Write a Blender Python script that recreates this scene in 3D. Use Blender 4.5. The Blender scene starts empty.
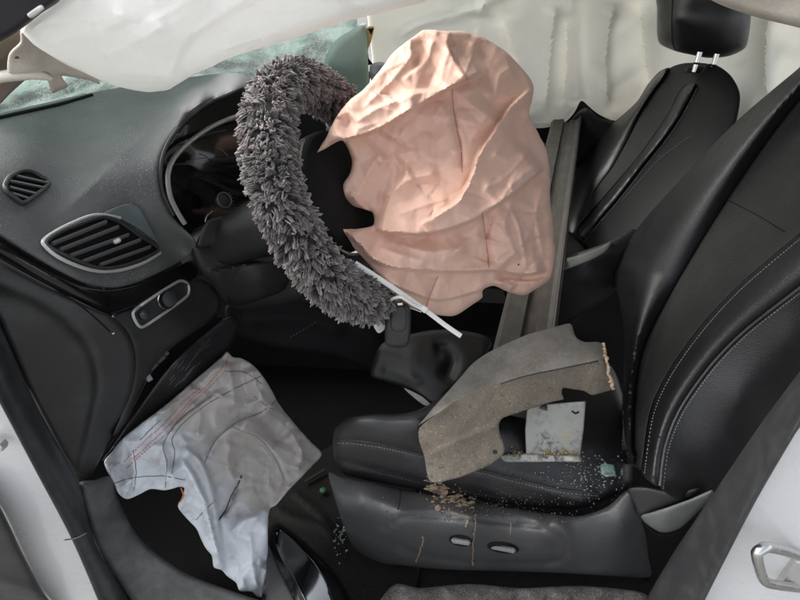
import bpy, math, random
import numpy as np
from mathutils import Vector, Matrix
from mathutils.geometry import delaunay_2d_cdt

# ------------------------------------------------------------------ camera, world, sun
scn = bpy.context.scene
CAM = np.array([0.0, -0.62, 1.45]); FPX = 555.0
PITCH = math.radians(36); YAW = math.radians(4)
FW = np.array([-math.sin(YAW)*math.cos(PITCH), math.cos(YAW)*math.cos(PITCH), -math.sin(PITCH)])
RT = np.array([math.cos(YAW), math.sin(YAW), 0.0]); UP = np.cross(RT, FW)
cd = bpy.data.cameras.new('camera'); cam = bpy.data.objects.new('camera', cd)
scn.collection.objects.link(cam); scn.camera = cam
cd.sensor_width = 36; cd.lens = 36*FPX/800; cd.clip_start = .02; cd.clip_end = 500
Rm = Matrix((RT, UP, -FW)).transposed()
cam.matrix_world = Matrix.Translation(CAM) @ Rm.to_4x4()

SUN_EL, SUN_AZ = 46, -78          # soft sun from ahead of the car, a little towards its far side
w = bpy.data.worlds.new('World'); scn.world = w; w.use_nodes = True
nt = w.node_tree; nt.nodes.clear()
wo = nt.nodes.new('ShaderNodeOutputWorld'); bg = nt.nodes.new('ShaderNodeBackground')
sky = nt.nodes.new('ShaderNodeTexSky'); sky.sky_type = 'NISHITA'; sky.sun_disc = False
sky.sun_elevation = math.radians(SUN_EL); sky.sun_rotation = math.radians(SUN_AZ)
sky.dust_density = 4; sky.air_density = 1.0; sky.ozone_density = .6
hs = nt.nodes.new('ShaderNodeHueSaturation'); hs.inputs['Saturation'].default_value = .28
nt.links.new(sky.outputs[0], hs.inputs['Color']); nt.links.new(hs.outputs[0], bg.inputs[0])
bg.inputs[1].default_value = .15; nt.links.new(bg.outputs[0], wo.inputs[0])
sl = bpy.data.lights.new('sun', 'SUN'); sl.energy = 1.0; sl.angle = math.radians(45); sl.color = (1, .97, .93)
so = bpy.data.objects.new('sun', sl); scn.collection.objects.link(so)
az = math.radians(SUN_AZ); el = math.radians(SUN_EL)
sdir = Vector((math.sin(az)*math.cos(el), math.cos(az)*math.cos(el), math.sin(el)))
so.rotation_euler = sdir.to_track_quat('Z', 'Y').to_euler()
scn.view_settings.view_transform = 'Standard'; scn.view_settings.look = 'None'
scn.view_settings.exposure = 1.4; scn.view_settings.gamma = 1; scn.view_settings.use_curve_mapping = False
scn.render.engine = 'CYCLES'
scn.cycles.max_bounces = 8; scn.cycles.transparent_max_bounces = 12

rng = np.random.default_rng(7); random.seed(7)

# ------------------------------------------------------------------ helpers
def ray(px, py):
    px = np.asarray(px, float); py = np.asarray(py, float)
    return FW + RT*((px-400)/FPX)[..., None] - UP*((py-300)/FPX)[..., None]
def back_plane(o):                # the reclined plane of the seat backs, brought forward by o
    return np.array([1, 0, -.42]), .40 - o - .6*.42
def depth(px, py, k, v):
    r = ray(px, py)
    if k == 'd': return v
    if k == 'b':
        n, c = back_plane(v); return (c - CAM@n)/(r@n)
    i = 'xyz'.index(k); return (v-CAM[i])/r[i]
def at(px, py, k, v): return CAM + ray(px, py)*depth(px, py, k, v)

class TPS:
    """smooth depth field through measured points (px, py, axis, value)"""
    def __init__(s, pts, off=0, reg=1e-3):
        s.p = np.array([[a[0], a[1]] for a in pts], float)/100
        z = np.array([depth(*a) for a in pts]) + off
        n = len(pts); K = s.k(s.p, s.p) + reg*np.eye(n)
        P = np.c_[np.ones(n), s.p]; A = np.zeros((n+3, n+3))
        A[:n, :n] = K; A[:n, n:] = P; A[n:, :n] = P.T
        s.w = np.linalg.solve(A, np.r_[z, 0, 0, 0]); s.n = n
    def k(s, a, b):
        r2 = ((a[:, None]-b[None])**2).sum(2)
        return .5*r2*np.log(r2+1e-9)
    def __call__(s, q):
        q = np.atleast_2d(np.asarray(q, float))/100
        return s.k(q, s.p)@s.w[:s.n] + s.w[s.n] + q@s.w[s.n+1:]

def smooth_line(P, step, closed=False):
    P = np.array(P, float); n = len(P); out = []
    rngi = range(n if closed else n-1)
    for i in rngi:
        if closed: a, b, c, d = P[(i-1) % n], P[i], P[(i+1) % n], P[(i+2) % n]
        else: a, b, c, d = P[max(i-1, 0)], P[i], P[i+1], P[min(i+2, n-1)]
        # centripetal tangents keep sharp traced corners from overshooting
        lb = np.linalg.norm(c-b)+1e-9; la = np.linalg.norm(b-a)+1e-9; ld = np.linalg.norm(d-c)+1e-9
        m1 = (c-a)*min(lb, la)/(la+lb)*1.0; m2 = (d-b)*min(lb, ld)/(lb+ld)*1.0
        k = max(1, int(round(lb/step)))
        for j in range(k):
            t = j/k; h = 2*t**3-3*t**2+1, t**3-2*t**2+t, -2*t**3+3*t**2, t**3-t**2
            out.append(h[0]*b+h[1]*m1+h[2]*c+h[3]*m2)
    if not closed: out.append(P[-1])
    return np.array(out)

def seg_dist(Q, A, B):
    """distance, nearest segment, param of points Q to segments A-B, in slices"""
    D = np.empty(len(Q)); I = np.empty(len(Q), int); T = np.empty(len(Q))
    ab = B-A; L = (ab**2).sum(1)+1e-12
    for s in range(0, len(Q), 4000):
        q = Q[s:s+4000]; v = q[:, None]-A[None]
        t = np.clip((v*ab).sum(2)/L, 0, 1)
        dd = ((v-t[..., None]*ab)**2).sum(2); i = dd.argmin(1); r = np.arange(len(q))
        D[s:s+4000] = np.sqrt(dd[r, i]); I[s:s+4000] = i; T[s:s+4000] = t[r, i]
    return D, I, T

def inside(Q, P):
    x, y = Q[:, 0], Q[:, 1]; c = np.zeros(len(Q), bool); j = len(P)-1
    for i in range(len(P)):
        xi, yi = P[i]; xj, yj = P[j]
        if yi != yj:
            c ^= ((yi > y) != (yj > y)) & (x < (xj-xi)*(y-yi)/(yj-yi)+xi)
        j = i
    return c

def fold(line, amp, width, side=None, soft=1.2, taper=.15):
    """height along a traced line: side None = ridge, 'L'/'R' = that side lies over the other"""
    L = smooth_line(line, 4); A, B = L[:-1], L[1:]
    ln = np.r_[0, np.cumsum(np.linalg.norm(B-A, axis=1))]
    def f(Q):
        D, I, T = seg_dist(Q, A, B)
        s = (ln[I]+T*(ln[I+1]-ln[I]))/ln[-1]
        tp = np.clip(np.minimum(s, 1-s)/max(taper, 1e-3), 0, 1)
        tp = tp*tp*(3-2*tp)
        if side is None: return amp*tp*np.exp(-(D/width)**2)
        if side == 'T': return amp*tp*np.exp(-D/width)          # a sharp pressed crease
        d = B[I]-A[I]; v = Q-A[I]; cr = d[:, 0]*v[:, 1]-d[:, 1]*v[:, 0]
        sd = np.where(cr > 0, D, -D)*(1 if side == 'R' else -1)
        return amp*tp*(np.exp(-np.maximum(sd, 0)/width)/(1+np.exp(-np.clip(sd/soft*2, -30, 30))))
    return f

def crumple(cell, amp, seed, box):
    """faceted crumple: random heights on scattered sites joined by flat facets"""
    g = np.random.default_rng(seed); x0, y0, x1, y1 = box
    n = int((x1-x0)*(y1-y0)/cell**2)
    S = np.c_[g.uniform(x0-cell, x1+cell, n), g.uniform(y0-cell, y1+cell, n)]
    S = np.r_[S, [[x0-2*cell, y0-2*cell], [x1+2*cell, y0-2*cell], [x1+2*cell, y1+2*cell], [x0-2*cell, y1+2*cell]]]
    H = g.normal(size=len(S))*amp
    vs, es, fs, *_ = delaunay_2d_cdt([Vector(p) for p in S], [], [], 0, 1e-6)
    V = np.array([[v.x, v.y] for v in vs]); H = H[:len(V)] if len(V) <= len(H) else np.resize(H, len(V))
    def f(Q):
        out = np.zeros(len(Q))
        for t in fs:
            a, b, c = V[t[0]], V[t[1]], V[t[2]]
            m = (Q[:, 0] >= min(a[0], b[0], c[0])) & (Q[:, 0] <= max(a[0], b[0], c[0])) & (Q[:, 1] >= min(a[1], b[1], c[1])) & (Q[:, 1] <= max(a[1], b[1], c[1]))
            ii = np.nonzero(m)[0]
            if not len(ii): continue
            den = (b[1]-c[1])*(a[0]-c[0])+(c[0]-b[0])*(a[1]-c[1])
            if abs(den) < 1e-9: continue
            q = Q[ii]; l1 = ((b[1]-c[1])*(q[:, 0]-c[0])+(c[0]-b[0])*(q[:, 1]-c[1]))/den
            l2 = ((c[1]-a[1])*(q[:, 0]-c[0])+(a[0]-c[0])*(q[:, 1]-c[1]))/den
            l3 = 1-l1-l2; k = (l1 > -1e-6) & (l2 > -1e-6) & (l3 > -1e-6)
            out[ii[k]] = l1[k]*H[t[0]]+l2[k]*H[t[1]]+l3[k]*H[t[2]]
        return out
    return f

def creases(seed, n, box, lo, hi, amp, width):
    """a net of short sharp creases pressed at random into cloth"""
    g = np.random.default_rng(seed); x0, y0, x1, y1 = box; ls = []
    for k in range(n):
        c = np.array([g.uniform(x0, x1), g.uniform(y0, y1)]); th = g.uniform(0, math.pi); L = g.uniform(lo, hi)/2
        v = np.array([math.cos(th), math.sin(th)]); m = c+g.normal(size=2)*L*.15
        ls.append(fold([c-v*L, m, c+v*L], g.normal()*amp, width*g.uniform(.6, 1.5), 'T', taper=.4))
    return lambda Q: sum(f(Q) for f in ls)

def waves(seed, scale, amp, n=9):
    g = np.random.default_rng(seed); K = g.normal(size=(n, 2))/scale; ph = g.uniform(0, 6.28, n)
    return lambda Q: amp*np.sin(Q@K.T*2.0+ph).sum(1)/math.sqrt(n)

def mesh_obj(name, V, Fc, mat, parent=None, smooth=True, sharp=40):
    me = bpy.data.meshes.new(name)
    me.from_pydata([tuple(map(float, v)) for v in V], [], [tuple(map(int, f)) for f in Fc]); me.update()
    if smooth:
        me.polygons.foreach_set('use_smooth', [True]*len(me.polygons))
        me.set_sharp_from_angle(angle=math.radians(sharp))
    me.materials.append(mat)
    o = bpy.data.objects.new(name, me); scn.collection.objects.link(o)
    if parent is not None: adopt(o, parent)
    return o
def adopt(o, parent):
    o.parent = parent
    m = parent.matrix_world.copy() if parent.type != 'EMPTY' else Matrix.Translation(parent.location)
    o.matrix_parent_inverse = m.inverted()
def thing(name, label, cat, base, group=None):
    o = bpy.data.objects.new(name, None); scn.collection.objects.link(o)
    o.location = Vector([float(c) for c in base]); o.empty_display_size = .05
    return tag(o, label, cat, group)
def tag(o, label, cat, group=None):
    o['label'] = label; o['category'] = cat
    if group: o['group'] = group
    return o
def stuff(o): o['kind'] = 'stuff'; return o
def struct(o): o['kind'] = 'structure'; return o

def crinkle(V, F, stretch, iters, kb, kp, seed, noise=.001, fix=None):
    """let a sheet with a little too much cloth buckle into wrinkles around its rest shape"""
    g = np.random.default_rng(seed); n = len(V)
    E = np.sort(np.concatenate([F[:, [0, 1]], F[:, [1, 2]], F[:, [2, 0]]]), 1); E = np.unique(E, axis=0)
    i, j = E[:, 0], E[:, 1]; L0 = np.linalg.norm(V[i]-V[j], axis=1)
    K_ = g.normal(size=(6, 3))*16; ph_ = g.uniform(0, 6.28, 6)                # the slack is uneven, so are the wrinkles
    L0 = L0*(1+(stretch-1)*np.clip(1+.75*np.sin((V[i]+V[j])/2@K_.T+ph_).sum(1)/1.7, .05, 2.2))
    deg = np.bincount(i, minlength=n)+np.bincount(j, minlength=n); deg = np.maximum(deg, 1)[:, None]
    def add(a, b):
        return np.stack([np.bincount(i, a[:, k], n)+np.bincount(j, b[:, k], n) for k in range(3)], 1)
    def lap(X): return add(X[j], X[i])/deg-X
    fn = np.cross(V[F[:, 1]]-V[F[:, 0]], V[F[:, 2]]-V[F[:, 0]]); vn = np.zeros_like(V)
    for k in range(3): np.add.at(vn, F[:, k], fn)
    vn /= np.linalg.norm(vn, axis=1)[:, None]+1e-12
    h = g.normal(size=(n, 1))
    for _ in range(6): h = h+lap(np.repeat(h, 3, 1))[:, :1]
    X = V+vn*h/h.std()*noise
    for it in range(iters):
        d = X[j]-X[i]; l = np.linalg.norm(d, axis=1)+1e-9; c = (.5*(l-L0)/l)[:, None]*d
        X = X+add(c, -c)/deg*1.6
        if kb: X = X-kb*lap(lap(X))
        X = X+kp*(V-X)
        if fix is not None: X[fix] = V[fix]
    return X

class Relief:
    """a shell or pillow: traced outline, its own depth field, thickness behind"""
    def __init__(s, outline, field, step=3.0, edge=(0, 0), bumps=(), smooth=True):
        if not callable(field): field = TPS(field)
        s.field, s.edge, s.bumps = field, edge, list(bumps)
        s.ol = smooth_line(outline, step, True) if smooth else s._lin(outline, step)
        s.step = step
    def _lin(s, P, step):
        P = np.array(P, float); o = []
        for a, b in zip(P, np.roll(P, -1, 0)):
            k = max(1, int(round(np.linalg.norm(b-a)/step)))
            o += [a+(b-a)*j/k for j in range(k)]
        return np.array(o)
    def e(s, Q): return seg_dist(Q, s.ol, np.roll(s.ol, -1, 0))[0]
    def d(s, Q, e=None):
        Q = np.atleast_2d(np.asarray(Q, float)); d = s.field(Q).copy()
        w, k = s.edge
        if k:
            if e is None: e = s.e(Q)
            t = 1-np.clip(e/w, 0, 1); d = d + k*(1-np.sqrt(np.clip(1-t*t, 0, 1)))
        for b in s.bumps: d = d - b(Q)
        return d
    def surf(s, Q, lift=0.0):
        Q = np.atleast_2d(np.asarray(Q, float)); r = ray(Q[:, 0], Q[:, 1])
        return CAM + r*(s.d(Q)-lift)[:, None]
    def cloth_surf(s, P, lift=0.0):
        """points on the buckled cloth under traced positions"""
        P = np.atleast_2d(np.asarray(P, float)); Q, V = s.cl; out = []
        for p in P:
            dd = ((Q-p)**2).sum(1); k = np.argpartition(dd, 5)[:5]; w_ = 1/(dd[k]+.3); out.append((V[k]*w_[:, None]).sum(0)/w_.sum())
        out = np.array(out); r_ = CAM-out; return out+r_/np.linalg.norm(r_, axis=1)[:, None]*lift
    def build(s, name, mat, parent=None, thick=.01, pillow=None, sharp=50, jit=.25, holes=(), cloth=None):
        ol, st = s.ol, s.step; n = len(ol)
        x0, y0 = ol.min(0); x1, y1 = ol.max(0)
        gx, gy = np.meshgrid(np.arange(x0, x1, st), np.arange(y0, y1, st*.87))
        gx = gx + (np.arange(gx.shape[0]) % 2)[:, None]*st*.5
        G = np.c_[gx.ravel(), gy.ravel()]
        G = G + rng.uniform(-jit, jit, G.shape)*st
        G = G[inside(G, ol)]
        rings = []; lim = .6*st
        if s.edge[1]:                      # rows of points parallel to the rim keep the rolled edge clean
            w_ = s.edge[0]; t_ = np.roll(ol, -1, 0)-np.roll(ol, 1, 0); t_ /= np.linalg.norm(t_, axis=1)[:, None]+1e-9
            ar = (ol[:, 0]*np.roll(ol[:, 1], -1)-np.roll(ol[:, 0], -1)*ol[:, 1]).sum()
            nn_ = np.c_[-t_[:, 1], t_[:, 0]]*(1 if ar > 0 else -1)
            for k_ in (.12, .36, .68, 1.0):
                q_ = ol+nn_*w_*k_; q_ = q_[inside(q_, ol)]
                if len(q_): rings.append(q_[s.e(q_) > w_*k_*.97])
            lim = w_+.45*st
        if len(G): G = G[s.e(G) > lim]
        if rings: G = np.concatenate(rings+[G])
        loops = [ol]
        for h in holes:
            h = np.array(h, float); G = G[~inside(G, h)]; loops.append(h)
        pts = np.concatenate(loops+[G]); nb = sum(map(len, loops))
        edges = []; k0 = 0
        for l in loops:
            edges += [(k0+i, k0+(i+1) % len(l)) for i in range(len(l))]; k0 += len(l)
        vs, es, fs, ov, *_ = delaunay_2d_cdt([Vector((p[0], -p[1])) for p in pts], edges, [], 1, 1e-5)
        Q = np.array([[v.x, -v.y] for v in vs])
        F = np.array([f for f in fs if len(f) == 3])
        cen = Q[F].mean(1); keep = inside(cen, ol)
        for h in loops[1:]: keep &= ~inside(cen, h)
        F = F[keep]
        # wind towards the camera
        a, b, c = Q[F[:, 0]], Q[F[:, 1]], Q[F[:, 2]]
        cr = (b[:, 0]-a[:, 0])*(c[:, 1]-a[:, 1])-(b[:, 1]-a[:, 1])*(c[:, 0]-a[:, 0])
        F[cr > 0] = F[cr > 0][:, ::-1]
        e = s.e(Q); d = s.d(Q, e); R = ray(Q[:, 0], Q[:, 1]); V = CAM + R*d[:, None]
        if cloth is not None:
            V = crinkle(V, F, *cloth); s.cl = (Q, V)
        # boundary edges
        E = np.concatenate([F[:, [0, 1]], F[:, [1, 2]], F[:, [2, 0]]])
        key = set(map(tuple, E)); bd = [(i, j) for i, j in E if (j, i) not in key]
        N = len(V)
        if pillow is not None:
            db = s.field(Q) + s.edge[1] + pillow(e)
            B = CAM + R*np.maximum(db, d+.002)[:, None]
            if cloth is not None: B = B + .9*(V-CAM-R*d[:, None])
        else:
            fn = np.cross(V[F[:, 1]]-V[F[:, 0]], V[F[:, 2]]-V[F[:, 0]]); vn = np.zeros_like(V)
            for k in range(3): np.add.at(vn, F[:, k], fn)
            vn /= np.linalg.norm(vn, axis=1)[:, None]+1e-12
            # turn part-way towards the line of sight so that the back never swings out of the outline
            rr = R/np.linalg.norm(R, axis=1)[:, None]
            vn = -.2*vn+.8*rr; vn /= np.linalg.norm(vn, axis=1)[:, None]
            B = V + vn*thick
        W = np.concatenate([V, B])
        FF = [tuple(f) for f in F] + [tuple(N+f[::-1]) for f in F] + [(j, i, N+i, N+j) for i, j in bd]
        return mesh_obj(name, W, FF, mat, parent, True, sharp)

def tube_data(P, r, sides=8, closed=False, flat=1.0, upv=None):
    P = np.array(P, float); n = len(P); r = np.broadcast_to(np.asarray(r, float), (n,))
    T = (np.roll(P, -1, 0)-np.roll(P, 1, 0)) if closed else np.gradient(P, axis=0)
    T /= np.linalg.norm(T, axis=1)[:, None]+1e-12
    u = np.array(upv, float) if upv is not None else (np.array([0, 0, 1.]) if abs(T[0, 2]) < .9 else np.array([1., 0, 0]))
    V = []
    for i in range(n):
        u = u-T[i]*(u@T[i]); u /= np.linalg.norm(u)+1e-12; v = np.cross(T[i], u)
        for k in range(sides):
            a = 2*math.pi*k/sides; V.append(P[i]+r[i]*(math.cos(a)*u*flat+math.sin(a)*v))
    F = []
    for i in range(n if closed else n-1):
        j = (i+1) % n
        for k in range(sides):
            l = (k+1) % sides; F.append((i*sides+k, i*sides+l, j*sides+l, j*sides+k))
    if not closed:
        F.append(tuple(range(sides))[::-1]); F.append(tuple((n-1)*sides+k for k in range(sides)))
    return np.array(V), F
def tube(name, P, r, mat, parent=None, sides=8, closed=False, flat=1.0, upv=None):
    V, F = tube_data(P, r, sides, closed, flat, upv); return mesh_obj(name, V, F, mat, parent)
def merge(parts):
    VV, FF, k = [], [], 0
    for V, F in parts:
        VV.append(np.asarray(V)); FF += [tuple(i+k for i in f) for f in F]; k += len(V)
    return np.concatenate(VV), FF
def seam(name, line, S, r, mat, parent, lift=.001, step=4):
    return tube(name, (S.cloth_surf if hasattr(S, 'cl') else S.surf)(smooth_line(line, step), lift), r, mat, parent, 6)
def stitches(name, line, S, r, mat, parent, pitch=3.2, lift=.001):
    L = smooth_line(line, pitch/2); P = (S.cloth_surf if hasattr(S, 'cl') else S.surf)(L, lift)
    parts = [tube_data(np.array([P[i], (P[i]+P[i+1])/2, P[i+1]]), [r*.6, r, r*.6], 5) for i in range(0, len(P)-1, 2)]
    V, F = merge(parts); return stuff(mesh_obj(name, V, F, mat, parent))
def box_data(c, sx, sy, sz, rot=None, bev=.15):
    """chamfered box"""
    b = bev*min(sx, sy, sz); V = []; pts = []
    hx, hy, hz = sx/2, sy/2, sz/2
    for X in (-1, 1):
        for Y in (-1, 1):
            for Z in (-1, 1):
                pts += [(X*(hx-b), Y*(hy-b), Z*hz), (X*(hx-b), Y*hy, Z*(hz-b)), (X*hx, Y*(hy-b), Z*(hz-b))]
    pts = np.array(pts)
    import bmesh
    bm = bmesh.new(); [bm.verts.new(p) for p in pts]; bmesh.ops.convex_hull(bm, input=bm.verts)
    bmesh.ops.dissolve_limit(bm, angle_limit=.02, verts=bm.verts, edges=bm.edges)
    bm.verts.index_update(); V = np.array([v.co[:] for v in bm.verts]); F = [tuple(v.index for v in f.verts) for f in bm.faces]; bm.free()
    if rot is not None: V = V@np.array(rot).T
    return V+np.array(c), F
def box(name, c, sx, sy, sz, mat, parent=None, rot=None, bev=.15):
    V, F = box_data(c, sx, sy, sz, rot, bev); return mesh_obj(name, V, F, mat, parent, False)
def view_frame(px, py, tilt=0):
    """columns: right, up-slanted, towards the viewer; rotated by tilt in that plane"""
    r = ray(px, py); r = r/np.linalg.norm(r); x = np.cross(r, UP); x /= np.linalg.norm(x); y = np.cross(x, r)
    c, s_ = math.cos(tilt), math.sin(tilt)
    return np.stack([c*x+s_*y, -s_*x+c*y, -r], 1)
def disc_data(c, n, r, h, sides=20, dome=0.0, rings=3):
    n = np.array(n, float); n /= np.linalg.norm(n); u = np.cross(n, [0.3, .9, .1]); u /= np.linalg.norm(u); v = np.cross(n, u)
    V, F = [], []; prof = [(r, 0), (r, h*.75), (r*.93, h)] + [(r*.93*(1-k/rings), h+dome*(1-(1-k/rings)**2)) for k in range(1, rings)]
    for R, z in prof:
        for k in range(sides):
            a = 6.28318*k/sides; V.append(np.array(c)+n*z+R*(math.cos(a)*u+math.sin(a)*v))
    for i in range(len(prof)-1):
        for k in range(sides):
            l = (k+1) % sides; F.append((i*sides+k, i*sides+l, (i+1)*sides+l, (i+1)*sides+k))
    F.append(tuple((len(prof)-1)*sides+k for k in range(sides))); F.append(tuple(range(sides))[::-1])
    return np.array(V), F
def disc(name, c, n, r, h, mat, parent=None, **k):
    V, F = disc_data(c, n, r, h, **k); return mesh_obj(name, V, F, mat, parent)
def blob_data(c, r, seed, squash=(1, 1, 1), sub=2, rough=.3):
    import bmesh
    bm = bmesh.new(); bmesh.ops.create_icosphere(bm, subdivisions=sub, radius=1)
    V = np.array([v.co[:] for v in bm.verts]); F = [tuple(v.index for v in f.verts) for f in bm.faces]; bm.free()
    g = np.random.default_rng(seed); K = g.normal(size=(5, 3))*1.8; ph = g.uniform(0, 6, 5)
    k = 1+rough*np.sin(V@K.T+ph).sum(1)/2.2
    return V*k[:, None]*r*np.array(squash)+np.array(c), F

# ------------------------------------------------------------------ materials
def M(name, col, rough=.5, metal=0, spec=.5, bumps=(), var=None, dust=None, dust2=None, sheen=0, transl=0, coat=0, var_rough=0, extra=None, attr=None):
    m = bpy.data.materials.new(name); m.use_nodes = True; t = m.node_tree; N, L = t.nodes, t.links
    b = N['Principled BSDF']; out = N['Material Output']
    tc = N.new('ShaderNodeTexCoord')
    b.inputs['Roughness'].default_value = rough; b.inputs['Metallic'].default_value = metal
    b.inputs['Specular IOR Level'].default_value = spec; b.inputs['Coat Weight'].default_value = coat
    b.inputs['Sheen Weight'].default_value = sheen
    rgb = N.new('ShaderNodeRGB'); rgb.outputs[0].default_value = (*col, 1); c = rgb.outputs[0]
    if attr:
        a = N.new('ShaderNodeAttribute'); a.attribute_name = attr; c = a.outputs['Color']
    def noise(scale, detail=4, r=.55, dist=0):
        n = N.new('ShaderNodeTexNoise'); n.inputs['Scale'].default_value = scale; n.inputs['Detail'].default_value = detail
        n.inputs['Roughness'].default_value = r; n.inputs['Distortion'].default_value = dist
        L.new(tc.outputs['Object'], n.inputs['Vector']); return n.outputs['Fac']
    def ramp(f, lo, hi):
        q = N.new('ShaderNodeMapRange'); q.inputs['From Min'].default_value = lo; q.inputs['From Max'].default_value = hi
        L.new(f, q.inputs['Value']); return q.outputs['Result']
    def mix(f, a, bb):
        x = N.new('ShaderNodeMix'); x.data_type = 'RGBA'; L.new(f, x.inputs['Factor']); L.new(a, x.inputs['A'])
        if isinstance(bb, tuple): x.inputs['B'].default_value = (*bb, 1)
        else: L.new(bb, x.inputs['B'])
        return x.outputs['Result']
    def mul(a, k):
        q = N.new('ShaderNodeMath'); q.operation = 'MULTIPLY'; L.new(a, q.inputs[0])
        if isinstance(k, (int, float)): q.inputs[1].default_value = k
        else: L.new(k, q.inputs[1])
        return q.outputs[0]
    if var: c = mix(ramp(noise(var[1], 6, .6, .3), *(var[2] if len(var) > 2 else (.4, .65))), c, var[0])
    for du in (dust, dust2):
        if du:       # (colour, speck scale, lo, hi, amount, patch scale)
            f = ramp(noise(du[1], 3, .7), du[2], du[3])
            if du[5]: f = mul(f, ramp(noise(du[5], 4, .6), .38, .62))
            f = mul(f, du[4]); c = mix(f, c, du[0])
    if extra: c = extra(N, L, tc, c, noise, ramp, mix, mul)
    L.new(c, b.inputs['Base Color'])
    if var_rough:
        q = ramp(noise(30, 5, .6), .3, .7); x = N.new('ShaderNodeMapRange'); L.new(q, x.inputs['Value'])
        x.inputs['To Min'].default_value = rough-var_rough; x.inputs['To Max'].default_value = rough+var_rough
        L.new(x.outputs['Result'], b.inputs['Roughness'])
    prev = None
    for (sc, dist, kind) in bumps:
        if kind == 'v':
            n = N.new('ShaderNodeTexVoronoi'); n.inputs['Scale'].default_value = sc; L.new(tc.outputs['Object'], n.inputs['Vector']); h = n.outputs['Distance']
        else: h = noise(sc, 3, .6)
        bp = N.new('ShaderNodeBump'); bp.inputs['Strength'].default_value = 1; bp.inputs['Distance'].default_value = dist
        L.new(h, bp.inputs['Height'])
        if prev: L.new(prev, bp.inputs['Normal'])
        prev = bp.outputs['Normal']
    if prev: L.new(prev, b.inputs['Normal'])
    if transl:
        tr = N.new('ShaderNodeBsdfTranslucent'); L.new(c, tr.inputs['Color'])
        if prev: L.new(prev, tr.inputs['Normal'])
        ms = N.new('ShaderNodeMixShader'); ms.inputs[0].default_value = transl
        L.new(b.outputs[0], ms.inputs[1]); L.new(tr.outputs[0], ms.inputs[2]); L.new(ms.outputs[0], out.inputs['Surface'])
    return m

DUSTC = (.30, .31, .29)
m_dash = M('dash_plastic', (.078, .080, .079), .46, bumps=[(650, .0006, 'v')], dust=((.42, .44, .42), 480, .57, .68, .85, 9), dust2=((.17, .175, .17), 10, .35, .75, .45, 0))
m_plastic = M('black_plastic', (.015, .015, .016), .42, bumps=[(700, .0004, 'v')], dust=(DUSTC, 600, .64, .74, .4, 10), dust2=((.04, .04, .038), 20, .5, .8, .4, 0), var_rough=.06)
m_plastic2 = M('charcoal_plastic', (.025, .025, .026), .46, bumps=[(700, .0004, 'v')], dust=(DUSTC, 500, .64, .74, .35, 12), dust2=((.07, .07, .066), 16, .48, .8, .4, 0), var_rough=.06)
m_gloss = M('gloss_black', (.006, .006, .007), .16, dust=((.12, .12, .12), 420, .66, .75, .3, 8), var_rough=.05)
m_black = M('matte_black', (.004, .004, .0045), .75, spec=.25, bumps=[(300, .0006, 'n')])
m_brownpl = M('brown_black_plastic', (.026, .023, .021), .5, dust=(DUSTC, 600, .66, .75, .3, 10), var_rough=.06)
m_chrome = M('satin_chrome', (.62, .62, .61), .24, 1, var_rough=.06)
m_chromed = M('frosted_chrome', (.62, .61, .59), .4, .55, bumps=[(500, .0012, 'n')])
m_leather = M('black_leather', (.008, .008, .0092), .40, spec=.6, bumps=[(520, .00028, 'v'), (40, .0005, 'n')], dust=(DUSTC, 500, .70, .78, .25, 14), var_rough=.06)
m_insert = M('perforated_leather', (.011, .0122, .0105), .6, bumps=[(900, .0006, 'v'), (25, .002, 'n')], dust=(DUSTC, 520, .64, .74, .3, 9), dust2=((.035, .038, .034), 12, .45, .8, .5, 0))
m_thread = M('grey_thread', (.22, .22, .23), .7)
m_darkthread = M('dark_thread', (.06, .05, .055), .8)
m_orange = M('orange_thread', (.55, .13, .05), .8)
m_white = M('white_car_paint', (.70, .70, .70), .28, coat=.5, dust2=((.55, .53, .50), 9, .6, .9, .3, 0), var_rough=.03)
m_rubber = M('rubber_seal', (.030, .031, .033), .5, dust=((.2, .2, .19), 420, .6, .72, .35, 16), dust2=((.085, .085, .085), 24, .45, .8, .6, 0))
m_sill = M('sill_plastic', (.052, .053, .054), .5, bumps=[(600, .0005, 'v')], dust2=((.15, .15, .145), 18, .42, .75, .6, 0), dust=(DUSTC, 300, .62, .74, .4, 14))
m_bag = M('pink_nylon', (.81, .545, .435), .55, spec=.4, sheen=.15, transl=.12, bumps=[(300, .0003, 'n')], var=((.78, .505, .395), 9))
m_curt = M('white_nylon', (.88, .88, .86), .5, spec=.3, sheen=.2, transl=.42, bumps=[(28, .0025, 'n')], var=((.83, .83, .81), 5))
m_curt2 = M('pale_nylon', (.88, .865, .81), .5, spec=.3, sheen=.2, transl=.46, bumps=[(22, .002, 'n')], var=((.83, .83, .78), 4))
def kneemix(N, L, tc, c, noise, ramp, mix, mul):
    # bluish door light painted into the hem colour, darker beige inner half, uneven border
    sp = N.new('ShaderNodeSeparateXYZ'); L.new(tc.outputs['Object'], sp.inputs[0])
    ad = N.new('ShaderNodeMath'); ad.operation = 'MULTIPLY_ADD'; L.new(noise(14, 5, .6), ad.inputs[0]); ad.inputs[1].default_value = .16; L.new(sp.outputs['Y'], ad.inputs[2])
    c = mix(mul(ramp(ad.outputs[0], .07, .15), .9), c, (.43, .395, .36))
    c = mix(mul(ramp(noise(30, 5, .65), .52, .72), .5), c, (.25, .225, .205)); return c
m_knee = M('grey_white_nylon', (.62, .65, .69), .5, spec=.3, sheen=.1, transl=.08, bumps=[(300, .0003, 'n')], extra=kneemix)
m_beige = M('beige_trim', (.58, .54, .47), .6, bumps=[(300, .0005, 'n')], var=((.38, .33, .28), 12))
m_taupe = M('taupe_trim', (.20, .165, .13), .65, bumps=[(300, .0005, 'n')])
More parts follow.
